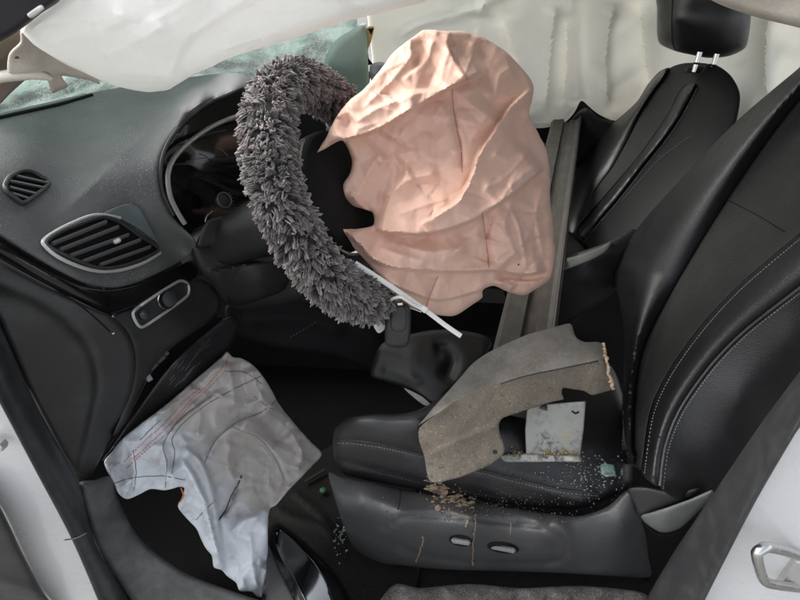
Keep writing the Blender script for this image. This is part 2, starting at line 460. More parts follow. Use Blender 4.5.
m_beam = M('dusty_metal_beam', (.048, .047, .042), .42, spec=.6, var=((.05, .04, .032), 10), dust2=((.11, .105, .088), 22, .45, .75, .6, 0), bumps=[(120, .0008, 'n')], var_rough=.1)
m_mud = M('dried_mud', (.25, .19, .13), .9, bumps=[(220, .003, 'n')], var=((.13, .09, .06), 60))
def mudmix(N, L, tc, c, noise, ramp, mix, mul):
    f = ramp(noise(26, 8, .68, .6), .38, .62); c = mix(mul(f, .8), c, (.15, .12, .082))
    g = ramp(noise(260, 4, .7), .56, .70); c = mix(mul(g, .7), c, (.36, .33, .28))
    h = ramp(noise(90, 6, .7), .60, .75); return mix(mul(h, .75), c, (.035, .027, .02))
m_frag = M('muddy_grey_plastic', (.16, .138, .11), .75, bumps=[(160, .0022, 'n'), (520, .0012, 'n')], extra=mudmix)
def greymix(N, L, tc, c, noise, ramp, mix, mul):
    f = ramp(noise(22, 9, .75, .2), .42, .62); c = mix(mul(f, .8), c, (.15, .135, .105)); w = ramp(noise(210, 5, .75), .56, .68); c = mix(mul(w, .6), c, (.38, .36, .32))
    h = ramp(noise(120, 6, .7), .6, .75); return mix(mul(h, .5), c, (.055, .05, .04))
m_frag2 = M('dusty_grey_plastic', (.235, .23, .215), .5, bumps=[(200, .001, 'n')], extra=greymix)
m_tan = M('raw_tan_edge', (.52, .36, .22), .8, bumps=[(200, .002, 'n')], var=((.65, .5, .36), 60))
def platemix(N, L, tc, c, noise, ramp, mix, mul):
    f = ramp(noise(95, 8, .75, .4), .46, .56); f2 = mul(f, ramp(noise(16, 2), .4, .6)); c = mix(mul(f2, .9), c, (.045, .048, .06))
    g = ramp(noise(30, 6, .7), .52, .68); return mix(mul(g, .55), c, (.33, .26, .11))
m_plate = M('stained_grey_metal', (.27, .275, .255), .45, metal=.25, bumps=[(150, .0012, 'n')], extra=platemix)
m_rust = M('ochre_crust', (.34, .25, .08), .9, bumps=[(260, .004, 'n')], var=((.16, .12, .05), 80))
m_tie = M('white_nylon_strap', (.86, .85, .80), .35, transl=.1)
m_label = M('yellow_label', (.72, .50, .18), .5)
m_carpet = M('black_carpet', (.007, .0065, .0065), .95, spec=.2, bumps=[(400, .006, 'n')], dust=((.05, .045, .04), 260, .62, .75, .5, 10))
m_dirt = M('gritty_grey_carpet', (.16, .15, .14), .95, bumps=[(300, .01, 'n'), (60, .006, 'n')], var=((.07, .06, .055), 30), dust=((.45, .43, .4), 420, .6, .7, .8, 0))
m_ground = M('concrete_ground', (.20, .20, .19), .9, var=((.15, .15, .145), 1.5), bumps=[(40, .004, 'n')])
m_roofp = M('roof_lining', (.50, .48, .44), .9)
m_mirror = M('mirror_glass', (.13, .14, .15), .10, 1, dust=((.25, .25, .24), 200, .58, .72, .4, 20))
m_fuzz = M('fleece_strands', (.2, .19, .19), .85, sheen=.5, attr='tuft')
m_fuzzc = M('fleece_backing', (.018, .016, .016), .95)
m_red = M('red_plastic', (.35, .02, .02), .4)
m_lever = M('grey_lever_plastic', (.15, .155, .15), .4, dust2=((.24, .24, .23), 20, .5, .8, .4, 0))
m_display = M('instrument_lens', (.006, .006, .007), .08, dust=((.10, .10, .10), 300, .67, .78, .4, 12))

def glass_mat(name, tint, white, cells, transp=.25, streak=0.0):
    m = bpy.data.materials.new(name); m.use_nodes = True; t = m.node_tree; N, L = t.nodes, t.links
    out = N['Material Output']; N.remove(N['Principled BSDF']); tc = N.new('ShaderNodeTexCoord')
    def vor(sc, hi):
        v = N.new('ShaderNodeTexVoronoi'); v.feature = 'DISTANCE_TO_EDGE'; v.inputs['Scale'].default_value = sc; L.new(tc.outputs['Object'], v.inputs['Vector'])
        q = N.new('ShaderNodeMapRange'); q.inputs['From Min'].default_value = .0; q.inputs['From Max'].default_value = hi; q.inputs['To Min'].default_value = 1; q.inputs['To Max'].default_value = 0
        L.new(v.outputs['Distance'], q.inputs['Value']); return q.outputs[0]
    def noi(sc, lo, hi, stretch=None):
        n = N.new('ShaderNodeTexNoise'); n.inputs['Scale'].default_value = sc; n.inputs['Detail'].default_value = 6
        if stretch:
            mp = N.new('ShaderNodeMapping'); mp.inputs['Scale'].default_value = stretch; L.new(tc.outputs['Object'], mp.inputs['Vector']); L.new(mp.outputs[0], n.inputs['Vector'])
        else: L.new(tc.outputs['Object'], n.inputs['Vector'])
        q = N.new('ShaderNodeMapRange'); q.inputs['From Min'].default_value = lo; q.inputs['From Max'].default_value = hi; L.new(n.outputs['Fac'], q.inputs['Value']); return q.outputs[0]
    def op(o, a, b_):
        x = N.new('ShaderNodeMath'); x.operation = o; L.new(a, x.inputs[0])
        if isinstance(b_, (int, float)): x.inputs[1].default_value = b_
        else: L.new(b_, x.inputs[1])
        return x.outputs[0]
    def mixc(f, a, b_):
        x = N.new('ShaderNodeMix'); x.data_type = 'RGBA'; L.new(f, x.inputs['Factor'])
        for k, c in (('A', a), ('B', b_)):
            if isinstance(c, tuple): x.inputs[k].default_value = (*c, 1)
            else: L.new(c, x.inputs[k])
        return x.outputs['Result']
    crack = op('MAXIMUM', op('MULTIPLY', vor(cells, .10), noi(14, .42, .62)), op('MULTIPLY', op('MULTIPLY', vor(cells*.35, .045), noi(6, .45, .6)), .8))
    col = mixc(noi(40, .3, .7), tint, tuple(c*.7 for c in tint))
    if streak: col = mixc(op('MULTIPLY', noi(9, .42, .60, (1, .18, 2.6)), streak), col, tuple(c*.16 for c in tint))
    col = mixc(crack, col, white)
    tr = N.new('ShaderNodeBsdfTranslucent'); L.new(col, tr.inputs['Color'])
    df = N.new('ShaderNodeBsdfDiffuse'); L.new(col, df.inputs['Color'])
    gl = N.new('ShaderNodeBsdfGlossy'); gl.inputs['Roughness'].default_value = .12
    tp = N.new('ShaderNodeBsdfTransparent'); tp.inputs['Color'].default_value = (*[.6+.4*c for c in tint], 1)
    bp = N.new('ShaderNodeBump'); bp.inputs['Distance'].default_value = .004; L.new(crack, bp.inputs['Height'])
    bp2 = N.new('ShaderNodeBump'); bp2.inputs['Distance'].default_value = .02; L.new(noi(14, 0, 1), bp2.inputs['Height']); L.new(bp2.outputs[0], bp.inputs['Normal'])
    L.new(bp.outputs[0], gl.inputs['Normal'])
    def ms(f, a, b_):
        x = N.new('ShaderNodeMixShader'); L.new(a, x.inputs[1]); L.new(b_, x.inputs[2])
        if isinstance(f, float): x.inputs[0].default_value = f
        else: L.new(f, x.inputs[0])
        return x.outputs[0]
    s = ms(.35, tr.outputs[0], df.outputs[0]); s = ms(transp, s, tp.outputs[0]); s = ms(.15, s, gl.outputs[0])
    L.new(s, out.inputs['Surface']); return m
m_glass = glass_mat('crazed_teal_glass', (.50, .61, .57), (.88, .94, .92), 230, .42, .9)
m_crumb = glass_mat('glass_crumb', (.50, .58, .56), (.95, .97, .96), 160, .3)
m_shard = glass_mat('teal_glass', (.28, .46, .42), (.85, .92, .9), 160, .25)

# ------------------------------------------------------------------ the setting
def sheet(name, x0, x1, y0, y1, z, mat, parent=None, t=.01):
    V, F = box_data(((x0+x1)/2, (y0+y1)/2, z-t/2), x1-x0, y1-y0, t, None, .01); return mesh_obj(name, V, F, mat, parent, False)
struct(mesh_obj('ground', [(-150, -150, 0), (150, -150, 0), (150, 150, 0), (-150, 150, 0)], [(0, 1, 2, 3)], m_ground, None, False))

body = thing('car_shell', 'white car body shell framing the open doorway, with black rubber door seal', 'car body', (0.0, .0, 0.0))
sheet('floor_pan', -1.05, 1.5, -.115, 1.32, .265, m_carpet, body, .03)
# firewall, passenger door, tunnel
box('firewall', (-1.03, .65, .66), .03, 1.34, .82, m_carpet, body)
box('roof_panel', (.62, .66, 1.60), 1.75, 1.36, .03, m_roofp, body)
box('tunnel', (-.35, .66, .40), 1.35, .20, .25, m_carpet, body, None, .3)

# left door pillar and its seal
yP = -.12
fP = TPS([(-20, 370, 'y', yP), (0, 460, 'y', yP), (60, 560, 'y', yP), (110, 625, 'y', yP), (60, 620, 'y', yP-.01), (-20, 480, 'y', yP-.01)])
Relief([(-110, 195), (-22, 350), (6, 398), (41, 466), (77, 534), (103, 598), (114, 626), (66, 626), (50, 601), (35, 585), (18, 548), (0, 510), (-22, 476), (-110, 330)], fP, 4, (5, .012), smooth=True).build('front_pillar', m_white, body, .04)
RS = Relief([(-110, 140), (-22, 288), (0, 321), (34, 400), (79, 484), (96, 545), (131, 600), (150, 626), (109, 626), (97, 598), (71, 538), (35, 470), (0, 404), (-22, 364), (-110, 208)],
    [(-20, 300, 'y', -.085), (-20, 360, 'y', -.14), (34, 400, 'y', -.085), (20, 430, 'y', -.145), (79, 484, 'y', -.085), (70, 530, 'y', -.145), (131, 600, 'y', -.10), (100, 605, 'y', -.15), (150, 626, 'y', -.11)],
    3, (6, .01), [fold([(-22, 330), (0, 366), (40, 445), (78, 520), (118, 600), (132, 630)], .012, 7, None, taper=0), fold([(-22, 306), (0, 340), (36, 416), (80, 500), (112, 565), (140, 615)], -.006, 4, None, taper=0)])
RS.build('weather_strip', m_rubber, body, .025)
seam('seal_joint', [(64, 540), (76, 538), (86, 533)], RS, .0012, m_thread, body, .002)
Relief([(79, 484), (94, 480), (110, 477), (118, 498), (133, 528), (155, 552), (190, 575), (250, 597), (300, 612), (300, 640), (150, 640), (131, 601), (96, 546)],
    [(79, 484, 'y', -.08), (110, 477, 'y', -.04), (100, 520, 'y', -.085), (133, 528, 'y', -.045), (155, 552, 'y', -.055), (250, 597, 'y', -.095), (190, 575, 'y', -.07), (131, 601, 'y', -.11), (170, 600, 'y', -.10), (250, 640, 'y', -.14), (300, 612, 'y', -.11), (125, 560, 'y', -.08)],
    3, (9, .02)).build('sill_trim', m_sill, body, .03)
disc('hinge_bolt', at(2, 442, 'y', yP-.005), (0, -1, .2), .010, .012, m_chromed, body, sides=8, dome=.003)
box('outer_sill', (-.05, -.10, .10), 1.4, .05, .16, m_black, body, None, .3)

dr_ = thing('front_door', 'dark lower edge of the open front door beyond the white pillar', 'door', at(10, 600, 'y', -.2))
Relief([(-24, 472), (-8, 492), (8, 522), (24, 556), (42, 590), (66, 630), (-24, 630)], [(-24, 472, 'y', -.15), (66, 630, 'y', -.15), (0, 560, 'y', -.175), (-24, 630, 'y', -.18)], 3, (10, .02), [fold([(-24, 575), (0, 582), (30, 592), (60, 612)], .012, 8)]).build('door_trim', m_plastic2, dr_, .03)

# right door pillar, seal and striker
Relief([(686, 628), (699, 596), (749, 500), (794, 423), (822, 380), (895, 276), (965, 185), (1000, 170), (960, 330), (900, 470), (860, 628)], [(985, 180, 'y', -.12), (940, 380, 'y', -.125), (860, 620, 'y', -.13), (694, 625, 'y', -.12), (755, 505, 'y', -.12), (820, 400, 'y', -.12), (820, 620, 'y', -.13), (760, 600, 'y', -.126)], 4, (5, .012)).build('center_pillar', m_white, body, .04)
RB = Relief([(636, 630), (646, 600), (672, 555), (700, 513), (760, 425), (800, 371), (822, 342), (900, 236), (960, 150), (968, 190), (900, 280), (822, 390), (800, 426), (755, 503), (706, 598), (694, 626)],
    [(640, 625, 'y', -.06), (700, 515, 'y', -.06), (800, 372, 'y', -.06), (820, 345, 'y', -.06), (820, 395, 'y', -.145), (950, 165, 'y', -.06), (960, 195, 'y', -.13), (755, 503, 'y', -.145), (700, 610, 'y', -.145), (730, 510, 'y', -.125), (775, 440, 'y', -.125), (680, 600, 'y', -.12)],
    3, (7, .014), [fold([(690, 626), (745, 505), (795, 424), (822, 382)], .010, 6, None, taper=0)])
RB.build('weather_strip', m_rubber, body, .03)

striker = thing('door_striker', 'scuffed metal door striker loop bolted to white pillar', 'striker', at(790, 575, 'y', -.125))
box('striker_plate', at(805, 572, 'y', -.128), .06, .012, .07, m_chromed, striker, None, .2)
loop = np.array([at(a, b, 'y', c) for a, b, c in [(800, 556, -.13), (782, 550, -.15), (766, 547, -.165), (757, 553, -.172), (759, 566, -.172), (765, 581, -.168), (778, 585, -.155), (800, 588, -.13)]])
tube('striker_loop', smooth_line(loop, .004), .0075, m_chrome, striker, 10)

# ------------------------------------------------------------------ upper front pillar, clip, trims
Relief([(-22, -32), (70, -32), (62, -2), (42, 13), (20, 30), (0, 42), (-22, 52)], [(-20, -30, 'y', -.06), (60, -20, 'y', -.04), (20, 30, 'y', -.03), (-20, 50, 'y', -.04)], 4, (8, .015)).build('roof_pillar', M('dark_pillar', (.03, .026, .03), .5), body, .03)
clip = Relief([(27, 14), (38, 6), (42, 5), (44, 9), (34, 17), (30, 18)], [(27, 14, 'y', -.055), (44, 8, 'y', -.055), (34, 17, 'y', -.052), (38, 5, 'y', -.055)], 1.5, (2, .004)).build('retaining_clip', M('white_clip', (.7, .7, .68), .5), body, .012)
RT_ = Relief([(21, 31), (20, 42), (9, 54), (8, 73), (21, 76), (31, 74), (45, 73), (48, 81), (52, 93), (60, 90), (68, 86), (62, 76), (88, 80), (100, 84), (90, 68), (60, 50), (35, 36)],
    [(21, 31, 'y', .02), (8, 73, 'y', .05), (52, 93, 'y', .09), (88, 80, 'y', .09), (60, 50, 'y', .06), (35, 65, 'y', .045)], 2, (4, .006))
tag(tube('trim_roll', [at(*a, 'y', b) for a, b in (((-22, 84), .07), ((0, 77), .065), ((14, 75), .06), ((30, 74.5), .058), ((44, 76), .06), ((52, 79), .065))], [.007, .007, .0075, .006, .005, .003], m_beige, None, 10), 'rolled beige strip of torn pillar trim lying over the dash corner', 'trim')
hole = np.array([(17+2.6*math.cos(a), 58+1.9*math.sin(a)) for a in np.linspace(0, 6.28, 12, endpoint=False)])
tag(RT_.build('pillar_trim', m_beige, None, .004, holes=[hole]), 'torn beige windscreen pillar trim with a round hole, bent loose above dash', 'trim')
tag(Relief([(-22, 54), (0, 38), (22, 30), (34, 42), (44, 56), (40, 70), (28, 78), (12, 92), (0, 104), (-22, 118)], [(-20, 60, 'y', .06), (19, 36, 'y', .055), (5, 74, 'y', .09), (0, 104, 'y', .12), (-20, 110, 'y', .12)], 3, (3, .004)).build('pillar_lining', m_taupe, None, .004), 'dark taupe inner lining of windscreen pillar behind beige trim', 'lining')

# ------------------------------------------------------------------ windscreen
fW = TPS([(-20, 120, 'x', -.80), (0, 60, 'x', -.66), (90, 95, 'x', -.80), (90, 55, 'x', -.68), (200, 78, 'x', -.72), (200, 40, 'x', -.60), (270, 62, 'y', 1.0), (270, 30, 'y', .9), (345, 95, 'y', 1.18), (345, 20, 'y', 1.15)])
RW = Relief([(-22, 40), (60, 20), (160, 8), (260, 5), (350, 2), (358, 40), (362, 96), (340, 104), (240, 95), (190, 92), (90, 108), (-22, 132)], fW, 5, (0, 0),
    [waves(3, 22, .004), fold([(0, 112), (40, 98), (90, 90)], .02, 4), fold([(0, 100), (40, 88), (80, 84)], -.015, 3), fold([(-10, 92), (30, 82), (60, 78)], .012, 3)])
wsn = thing('windscreen', 'crazed teal safety glass of the caved-in windscreen beyond the dash top', 'windscreen', at(120, 100, 'x', -.78))
RW.build('glass_sheet', m_glass, wsn, .005)
parts = []; g = np.random.default_rng(5)
for k in range(420):
    q = (g.uniform(-5, 120), g.uniform(70, 114)) if k < 220 else (g.uniform(185, 345), g.uniform(30, 92))
    if not inside(np.array([q]), RW.ol)[0]: continue
    sz = g.uniform(.0006, .0022); parts.append(box_data(RW.surf([q], .003)[0], sz*g.uniform(1, 3), sz, sz*.6, np.linalg.qr(g.normal(size=(3, 3)))[0], .2))
V, F = merge(parts); stuff(mesh_obj('glass_chip', V, F, M('white_glass_chip', (.85, .92, .90), .15, transl=.5), wsn, False))

# ------------------------------------------------------------------ curtain airbags
fC = TPS([(20, 30, 'y', -.01), (150, 92, 'y', .05), (80, 70, 'y', .03), (300, 36, 'y', .10), (440, -4, 'y', .14), (80, -40, 'y', -.01), (60, -110, 'y', -.02), (560, -110, 'y', .06), (300, -110, 'y', .02), (260, -30, 'y', .05), (160, 30, 'y', .0), (440, -40, 'y', .12)])
RC = Relief([(66, -10), (42, 10), (20, 30), (45, 52), (70, 66), (100, 80), (125, 88), (150, 92), (170, 88.5), (195, 74), (230, 58), (270, 45), (310, 33), (350, 20), (400, 8), (440, -4), (500, -30), (580, -70), (600, -112), (300, -112), (70, -112), (74, -40)],
    fC, 2.5, (14, .03), [fold([(176, 86), (180, 62), (192, 40), (225, 18), (268, -12)], .020, 40, 'L', 2.5, .05),
    fold([(20, 30), (70, 20), (130, 25)], .006, 14, 'T'), fold([(90, 60), (140, 40), (170, 20)], .006, 12, 'T'), fold([(190, 66), (260, 38), (340, 12), (420, -6)], .010, 9, 'T', taper=.05),
    fold([(110, 10), (150, 22), (200, -8)], .006, 10, 'T'), fold([(200, 40), (300, 10), (370, -15)], -.008, 14, 'T'),
    crumple(46, .0060, 3, (0, -45, 460, 100)), crumple(24, .0022, 5, (0, -45, 460, 100)), creases(35, 8, (10, -45, 440, 95), 30, 110, .004, 12)])
c1 = thing('curtain_airbag', 'limp white curtain airbag drooping over the dash from the open doorway', 'airbag', at(150, 92, 'y', .06))
RC.build('bag_cloth', m_curt, c1, pillow=lambda e: .03*(1-np.exp(-e/20)), cloth=(1.01, 30, .02, .02, 9, .0006))
tag(Relief([(600, -112), (640, -66), (675, -30), (696, -10), (709, -1), (726, 7), (749, 15), (775, 22), (800, 28), (850, 44), (980, 90), (980, -112), (800, -112)], [(620, -100, 'y', .0), (700, -30, 'y', .0), (709, 0, 'y', .02), (800, 28, 'y', .0), (820, -30, 'y', -.02), (980, 80, 'y', -.02), (960, -110, 'y', -.03)], 3, (9, .02), [waves(8, 22, .002)]).build('roof_lining', m_beige, None, .03), 'cream roof lining edge hanging above the headrest', 'lining')

fD = TPS([(370, 20, 'y', 1.22), (370, 110, 'y', 1.25), (450, 60, 'y', 1.24), (540, 128, 'y', 1.25), (580, 60, 'y', 1.24), (640, 110, 'y', 1.27), (700, 40, 'y', 1.27), (820, 10, 'y', 1.27), (820, 130, 'y', 1.3), (1000, 20, 'y', 1.29), (1000, 150, 'y', 1.3), (400, -110, 'y', 1.2), (1000, -110, 'y', 1.25), (450, -40, 'y', 1.2), (700, -40, 'y', 1.22)])
RD = Relief([(368, -60), (366, 0), (369, 30), (372, 60), (372, 120), (420, 150), (480, 140), (530, 129), (545, 128), (564, 123), (574, 113), (581, 101), (588, 106), (600, 115), (614, 121), (630, 122), (660, 140), (720, 165), (824, 160), (1000, 170), (1000, -112), (700, -112), (372, -112)], fD, 3.2, (5, .012),
    [fold([(583, 104), (581, 70), (579, 30), (577, -20)], .035, 30, 'L', 4.5, .06), fold([(590, 66), (622, 38), (660, 6), (680, -15)], .022, 26, 'R', 5, .1),
     fold([(545, 120), (550, 60), (556, 0)], .05, 12, 'T'), fold([(520, 120), (515, 60), (500, 10)], -.045, 12, 'T'), fold([(390, 40), (420, 22), (470, 8), (520, -10)], .03, 14, 'R', 3), fold([(600, 100), (625, 80), (660, 62)], .018, 10, 'T'),
     fold([(740, 160), (752, 100), (790, 40)], .03, 18, 'T'), fold([(470, 30), (520, 60)], .02, 12, 'T'), fold([(610, 118), (606, 60), (615, 0)], .06, 11, 'T'), fold([(660, 130), (645, 60), (640, -10)], -.06, 11, 'T'), fold([(775, 140), (765, 70), (770, 0)], .06, 12, 'T'), fold([(480, 20), (490, -20)], .03, 14, 'T'), fold([(562, 118), (566, 70), (568, 10)], -.03, 7, 'T'), crumple(44, .007, 9, (360, -45, 830, 170)), crumple(22, .003, 11, (360, -45, 830, 170)), creases(36, 12, (370, -40, 824, 150), 25, 90, .010, 9)])
c2 = thing('curtain_airbag', 'pale cream-white curtain airbag hanging down behind the passenger seat and pink bag', 'airbag', at(560, 120, 'y', 1.26))
RD.build('bag_cloth', m_curt2, c2, .012, cloth=(1.01, 30, .02, .02, 10, .001))
seam('hem_seam', [(534, 122), (545, 122), (563, 117), (573, 107)], RD, .0012, m_tie, c2, .0005)
lab = Relief([(367, 28), (374, 27), (371, 42), (368, 50), (369, 60), (365, 60), (364, 44)], fD, 1.5, (0, 0)); lab.field = TPS([(367, 28, 'y', 1.19), (374, 27, 'y', 1.19), (365, 60, 'y', 1.2), (369, 60, 'y', 1.2), (364, 44, 'y', 1.195)])
lab.build('warning_label', m_label, c2, .002)
for t in ([(368, 29), (374, 28), (371, 35)], [(366, 55), (373, 64), (366, 66)]):
    Relief(t, TPS([(365, 28, 'y', 1.185), (376, 27, 'y', 1.185), (365, 66, 'y', 1.195), (375, 66, 'y', 1.195)]), 2, smooth=False).build('label_mark', m_black, c2, .002)
RE = Relief([(322, 100), (324, 62), (334, 42), (350, 31), (366, 24), (368, 60), (370, 100), (372, 130), (330, 130)], [(322, 100, 'y', 1.12), (350, 31, 'y', 1.1), (370, 100, 'y', 1.15), (345, 70, 'y', 1.06), (366, 30, 'y', 1.16), (340, 130, 'y', 1.1)], 3, (9, .04), [waves(12, 20, .003)])
tag(RE.build('side_airbag', M('green_lit_nylon', (.50, .62, .55), .45, transl=.3, bumps=[(25, .004, 'n')]), None, .02), 'smooth grey-green folded bag between crazed glass and yellow label', 'airbag')  # green light coming through the glass is put into the base colour
# grey crumpled cloth beside the label
tag(Relief([(370, 66), (378, 62), (386, 64), (388, 76), (380, 84), (371, 80)], [(370, 66, 'y', 1.1), (386, 64, 'y', 1.1), (380, 84, 'y', 1.08)], 1.5, (4, .02), [crumple(5, .004, 2, (365, 58, 392, 88))]).build('cloth_scrap', M('grey_cloth', (.22, .23, .23), .8), None, .01), 'small crumpled grey cloth scrap beside the yellow label', 'cloth')

# passenger door panel in the dark
pd = thing('passenger_door', 'black passenger door trim showing below the pale curtain bag', 'door', (0.2, 1.33, .3))
box('door_panel', (.25, 1.345, .62), 1.9, .03, .70, m_black, pd, None, .3)
box('armrest', (.35, 1.31, .72), .5, .05, .06, m_plastic, pd, None, .4)
tube('door_pull', smooth_line([at(*a) for a in [(586, 108, 'y', 1.27), (583, 130, 'y', 1.25), (577, 148, 'y', 1.24), (568, 152, 'y', 1.22), (563, 170, 'y', 1.2)]], .02), .006, m_plastic2, pd)
Relief([(570, 122), (585, 108), (600, 118), (622, 124), (600, 148), (580, 165), (566, 178), (562, 150)], [(570, 122, 'y', 1.24), (622, 124, 'y', 1.24), (566, 178, 'y', 1.18), (590, 135, 'y', 1.2)], 3, (6, .03), [crumple(12, .008, 4, (555, 100, 630, 185))]).build('map_pocket', m_black, pd, .02)

# ------------------------------------------------------------------ dashboard
dash = thing('dashboard', 'dusty charcoal dashboard with air vents and a hooded instrument cluster', 'dashboard', (-.6, .4, .6))
fdash = TPS([(-20, 118, 'x', -.74), (0, 113, 'x', -.74), (45, 103, 'x', -.74), (90, 93, 'x', -.74), (150, 83, 'x', -.67), (200, 75, 'x', -.58), (236, 72, 'y', .46), (252, 80, 'y', .43),
    (-20, 170, 'x', -.60), (25, 160, 'x', -.60), (60, 140, 'x', -.64), (110, 112, 'x', -.63), (170, 97, 'x', -.56), (200, 92, 'y', .39),
    (-20, 200, 'x', -.57), (20, 205, 'x', -.555), (60, 200, 'x', -.545), (100, 165, 'x', -.545), (140, 132, 'y', .29), (180, 107, 'y', .335), (225, 85, 'y', .39),
    (70, 217, 'x', -.525), (120, 170, 'x', -.505), (155, 140, 'y', .255), (190, 117, 'y', .305), (215, 103, 'y', .355), (162, 160, 'y', .205), (163, 190, 'y', .185), (176, 220, 'y', .19), (195, 240, 'y', .20),
    (130, 200, 'x', -.49), (105, 225, 'x', -.50), (50, 235, 'x', -.525), (0, 228, 'x', -.55), (20, 245, 'x', -.532), (60, 270, 'x', -.505), (110, 287, 'x', -.485), (160, 268, 'x', -.462), (185, 250, 'x', -.45), (-20, 232, 'x', -.56)], reg=3e-4)
RDa = Relief([(-24, 120), (0, 113), (45, 103), (90, 93), (140, 84), (190, 77), (225, 73), (243, 74), (253, 81), (247, 88), (228, 95), (205, 106), (182, 124), (166, 145), (160, 165), (161, 190), (172, 216), (194, 238), (196, 247), (186, 258), (160, 272), (135, 283), (112, 288), (86, 284), (60, 272), (30, 255), (0, 237), (-24, 226)], fdash, 2.5, (7, .012), [fold([(244, 77), (215, 88), (185, 103), (150, 129), (118, 160), (88, 190), (62, 212), (40, 226)], .014, 16, 'T', taper=.35)])
RDa.build('dash_pad', m_dash, dash, .03)
# dark strip where the pad meets the glass
tube('pad_gap', RDa.surf(smooth_line([(-15, 121), (20, 113), (60, 104), (92, 95)], 6), .004), .0035, m_black, dash)

def vent(name, outer, slats, S, label, frame_mat, rframe, lift, tabs=()):
    v = Relief(outer, S.field, 2.0, (0, 0))
    bk = v.build('vent_cavity', m_black, None, .002); bk.name = 'vent_cavity'
    # push the cavity just above the pad surface
    for vert in bk.data.vertices:
        vert.co = vert.co + (Vector(CAM)-vert.co).normalized()*(lift*.4)
    vt = bk; vt.name = name; adopt(vt, dash); vt['label'] = label
    ring = S.surf(smooth_line(outer, 3, True), lift)
    tube('vent_frame', ring, rframe, frame_mat, vt, 8, True)
    for (a, b) in slats:
        L = np.array([np.array(a)+(np.array(b)-np.array(a))*t for t in np.linspace(0, 1, 9)])
        P = S.surf(L, lift*.8); tube('slat', P, .0022, m_slat, vt, 6, False, 2.0, FW)
    for t in tabs: box('vent_tab', S.surf([t], lift*1.6)[0], .012, .007, .008, m_chromed, vt, view_frame(*t, .5), .3)
m_slat = M('slat_grey', (.10, .10, .10), .4)
vent('side_vent', [(5, 186), (10, 177), (22, 171), (33, 172), (47, 180), (49, 184), (40, 192), (24, 203), (15, 198), (7, 192)],
     [((9, 181), (44, 188)), ((9, 187), (37, 194)), ((12, 193), (31, 199)), ((16, 176), (47, 183))], RDa, 'small pentagonal demister vent with grey slats', m_plastic2, .0032, .006)
vent('air_vent', [(46, 243), (60, 232), (85, 222), (103, 217), (120, 222), (140, 236), (158, 249), (140, 260), (118, 267), (98, 268), (78, 261), (58, 252)],
     [((52, 244), (106, 222)), ((60, 250), (118, 227)), ((70, 256), (128, 235)), ((82, 262), (140, 240)), ((100, 265), (150, 247))], RDa, 'wide wing-shaped air vent with satin chrome lower frame', m_plastic2, .003, .008, [(117, 241)])
tube('vent_trim', RDa.surf(smooth_line([(120, 218), (95, 215), (70, 224), (50, 235), (43, 243), (55, 255), (75, 265), (97, 271), (120, 270), (143, 263), (160, 253)], 3), .007), .0028, m_chromed, dash, 8)
# pale insert at the vent's inboard end
Relief([(104, 213), (128, 203), (140, 208), (150, 225), (158, 243), (140, 230), (120, 219)], RDa.field, 2.5, (3, .003), [lambda Q: np.full(len(Q), .010)]).build('vent_insert', M('grey_green_panel', (.10, .12, .12), .4), dash, .006)

# hooded instruments
fcl = TPS([(168, 170, 'y', .262), (175, 215, 'y', .245), (195, 240, 'y', .25), (190, 130, 'y', .36), (245, 95, 'y', .50), (222, 200, 'y', .34), (262, 150, 'y', .46), (262, 235, 'y', .36)], off=.035)
RCl = Relief([(256, 80), (228, 92), (203, 104), (180, 122), (164, 143), (157, 166), (159, 193), (170, 218), (196, 248), (262, 245), (300, 190), (290, 110)], fcl, 4, (4, .01))
ic = RCl.build('instrument_cluster', m_display, dash, .02)
tube('hood_trim', RCl.surf(smooth_line([(258, 110), (245, 114), (226, 120), (206, 130), (186, 145), (173, 160), (168, 175), (170, 195), (177, 211), (185, 224)], 3), .045), .0042, m_chromed, ic, 8)
tube('hood_rim', RDa.surf(smooth_line([(248, 86), (228, 94), (205, 105), (182.5, 123.5), (167, 145), (161, 165), (162, 190), (173, 215)], 3), .0), .0035, m_plastic2, ic, 8)
nrm = np.array([.75, -.45, .45])
gc = RCl.surf([(222, 201)], .045)[0]
disc('gauge_hub', gc-nrm*.004, nrm, .0125, .012, m_plastic2, ic, sides=24, dome=.002); 
ringp = [gc+nrm/np.linalg.norm(nrm)*.009+.0145*(math.cos(a)*np.cross(nrm, [0, 0, 1])/np.linalg.norm(np.cross(nrm, [0, 0, 1]))+math.sin(a)*np.cross(nrm, np.cross(nrm, [0, 0, 1]))/np.linalg.norm(np.cross(nrm, np.cross(nrm, [0, 0, 1])))) for a in np.linspace(0, 6.28, 28, endpoint=False)]
tube('gauge_ring', ringp, .0016, m_slat, ic, 6, True)
tube('gauge_arc', RCl.surf(smooth_line([(205, 222), (207, 216), (213, 211)], 2), .045), .0014, m_chrome, ic, 6)
for L in ([(186, 162), (196, 159), (206, 158)], [(217, 148), (222, 150), (228, 156)], [(196, 138), (212, 133), (226, 130)]):
    tube('glare_streak', RCl.surf(smooth_line(L, 2), .03), .0008, m_slat, ic, 5)  # faint highlights on the lens, modelled as thin grey lines
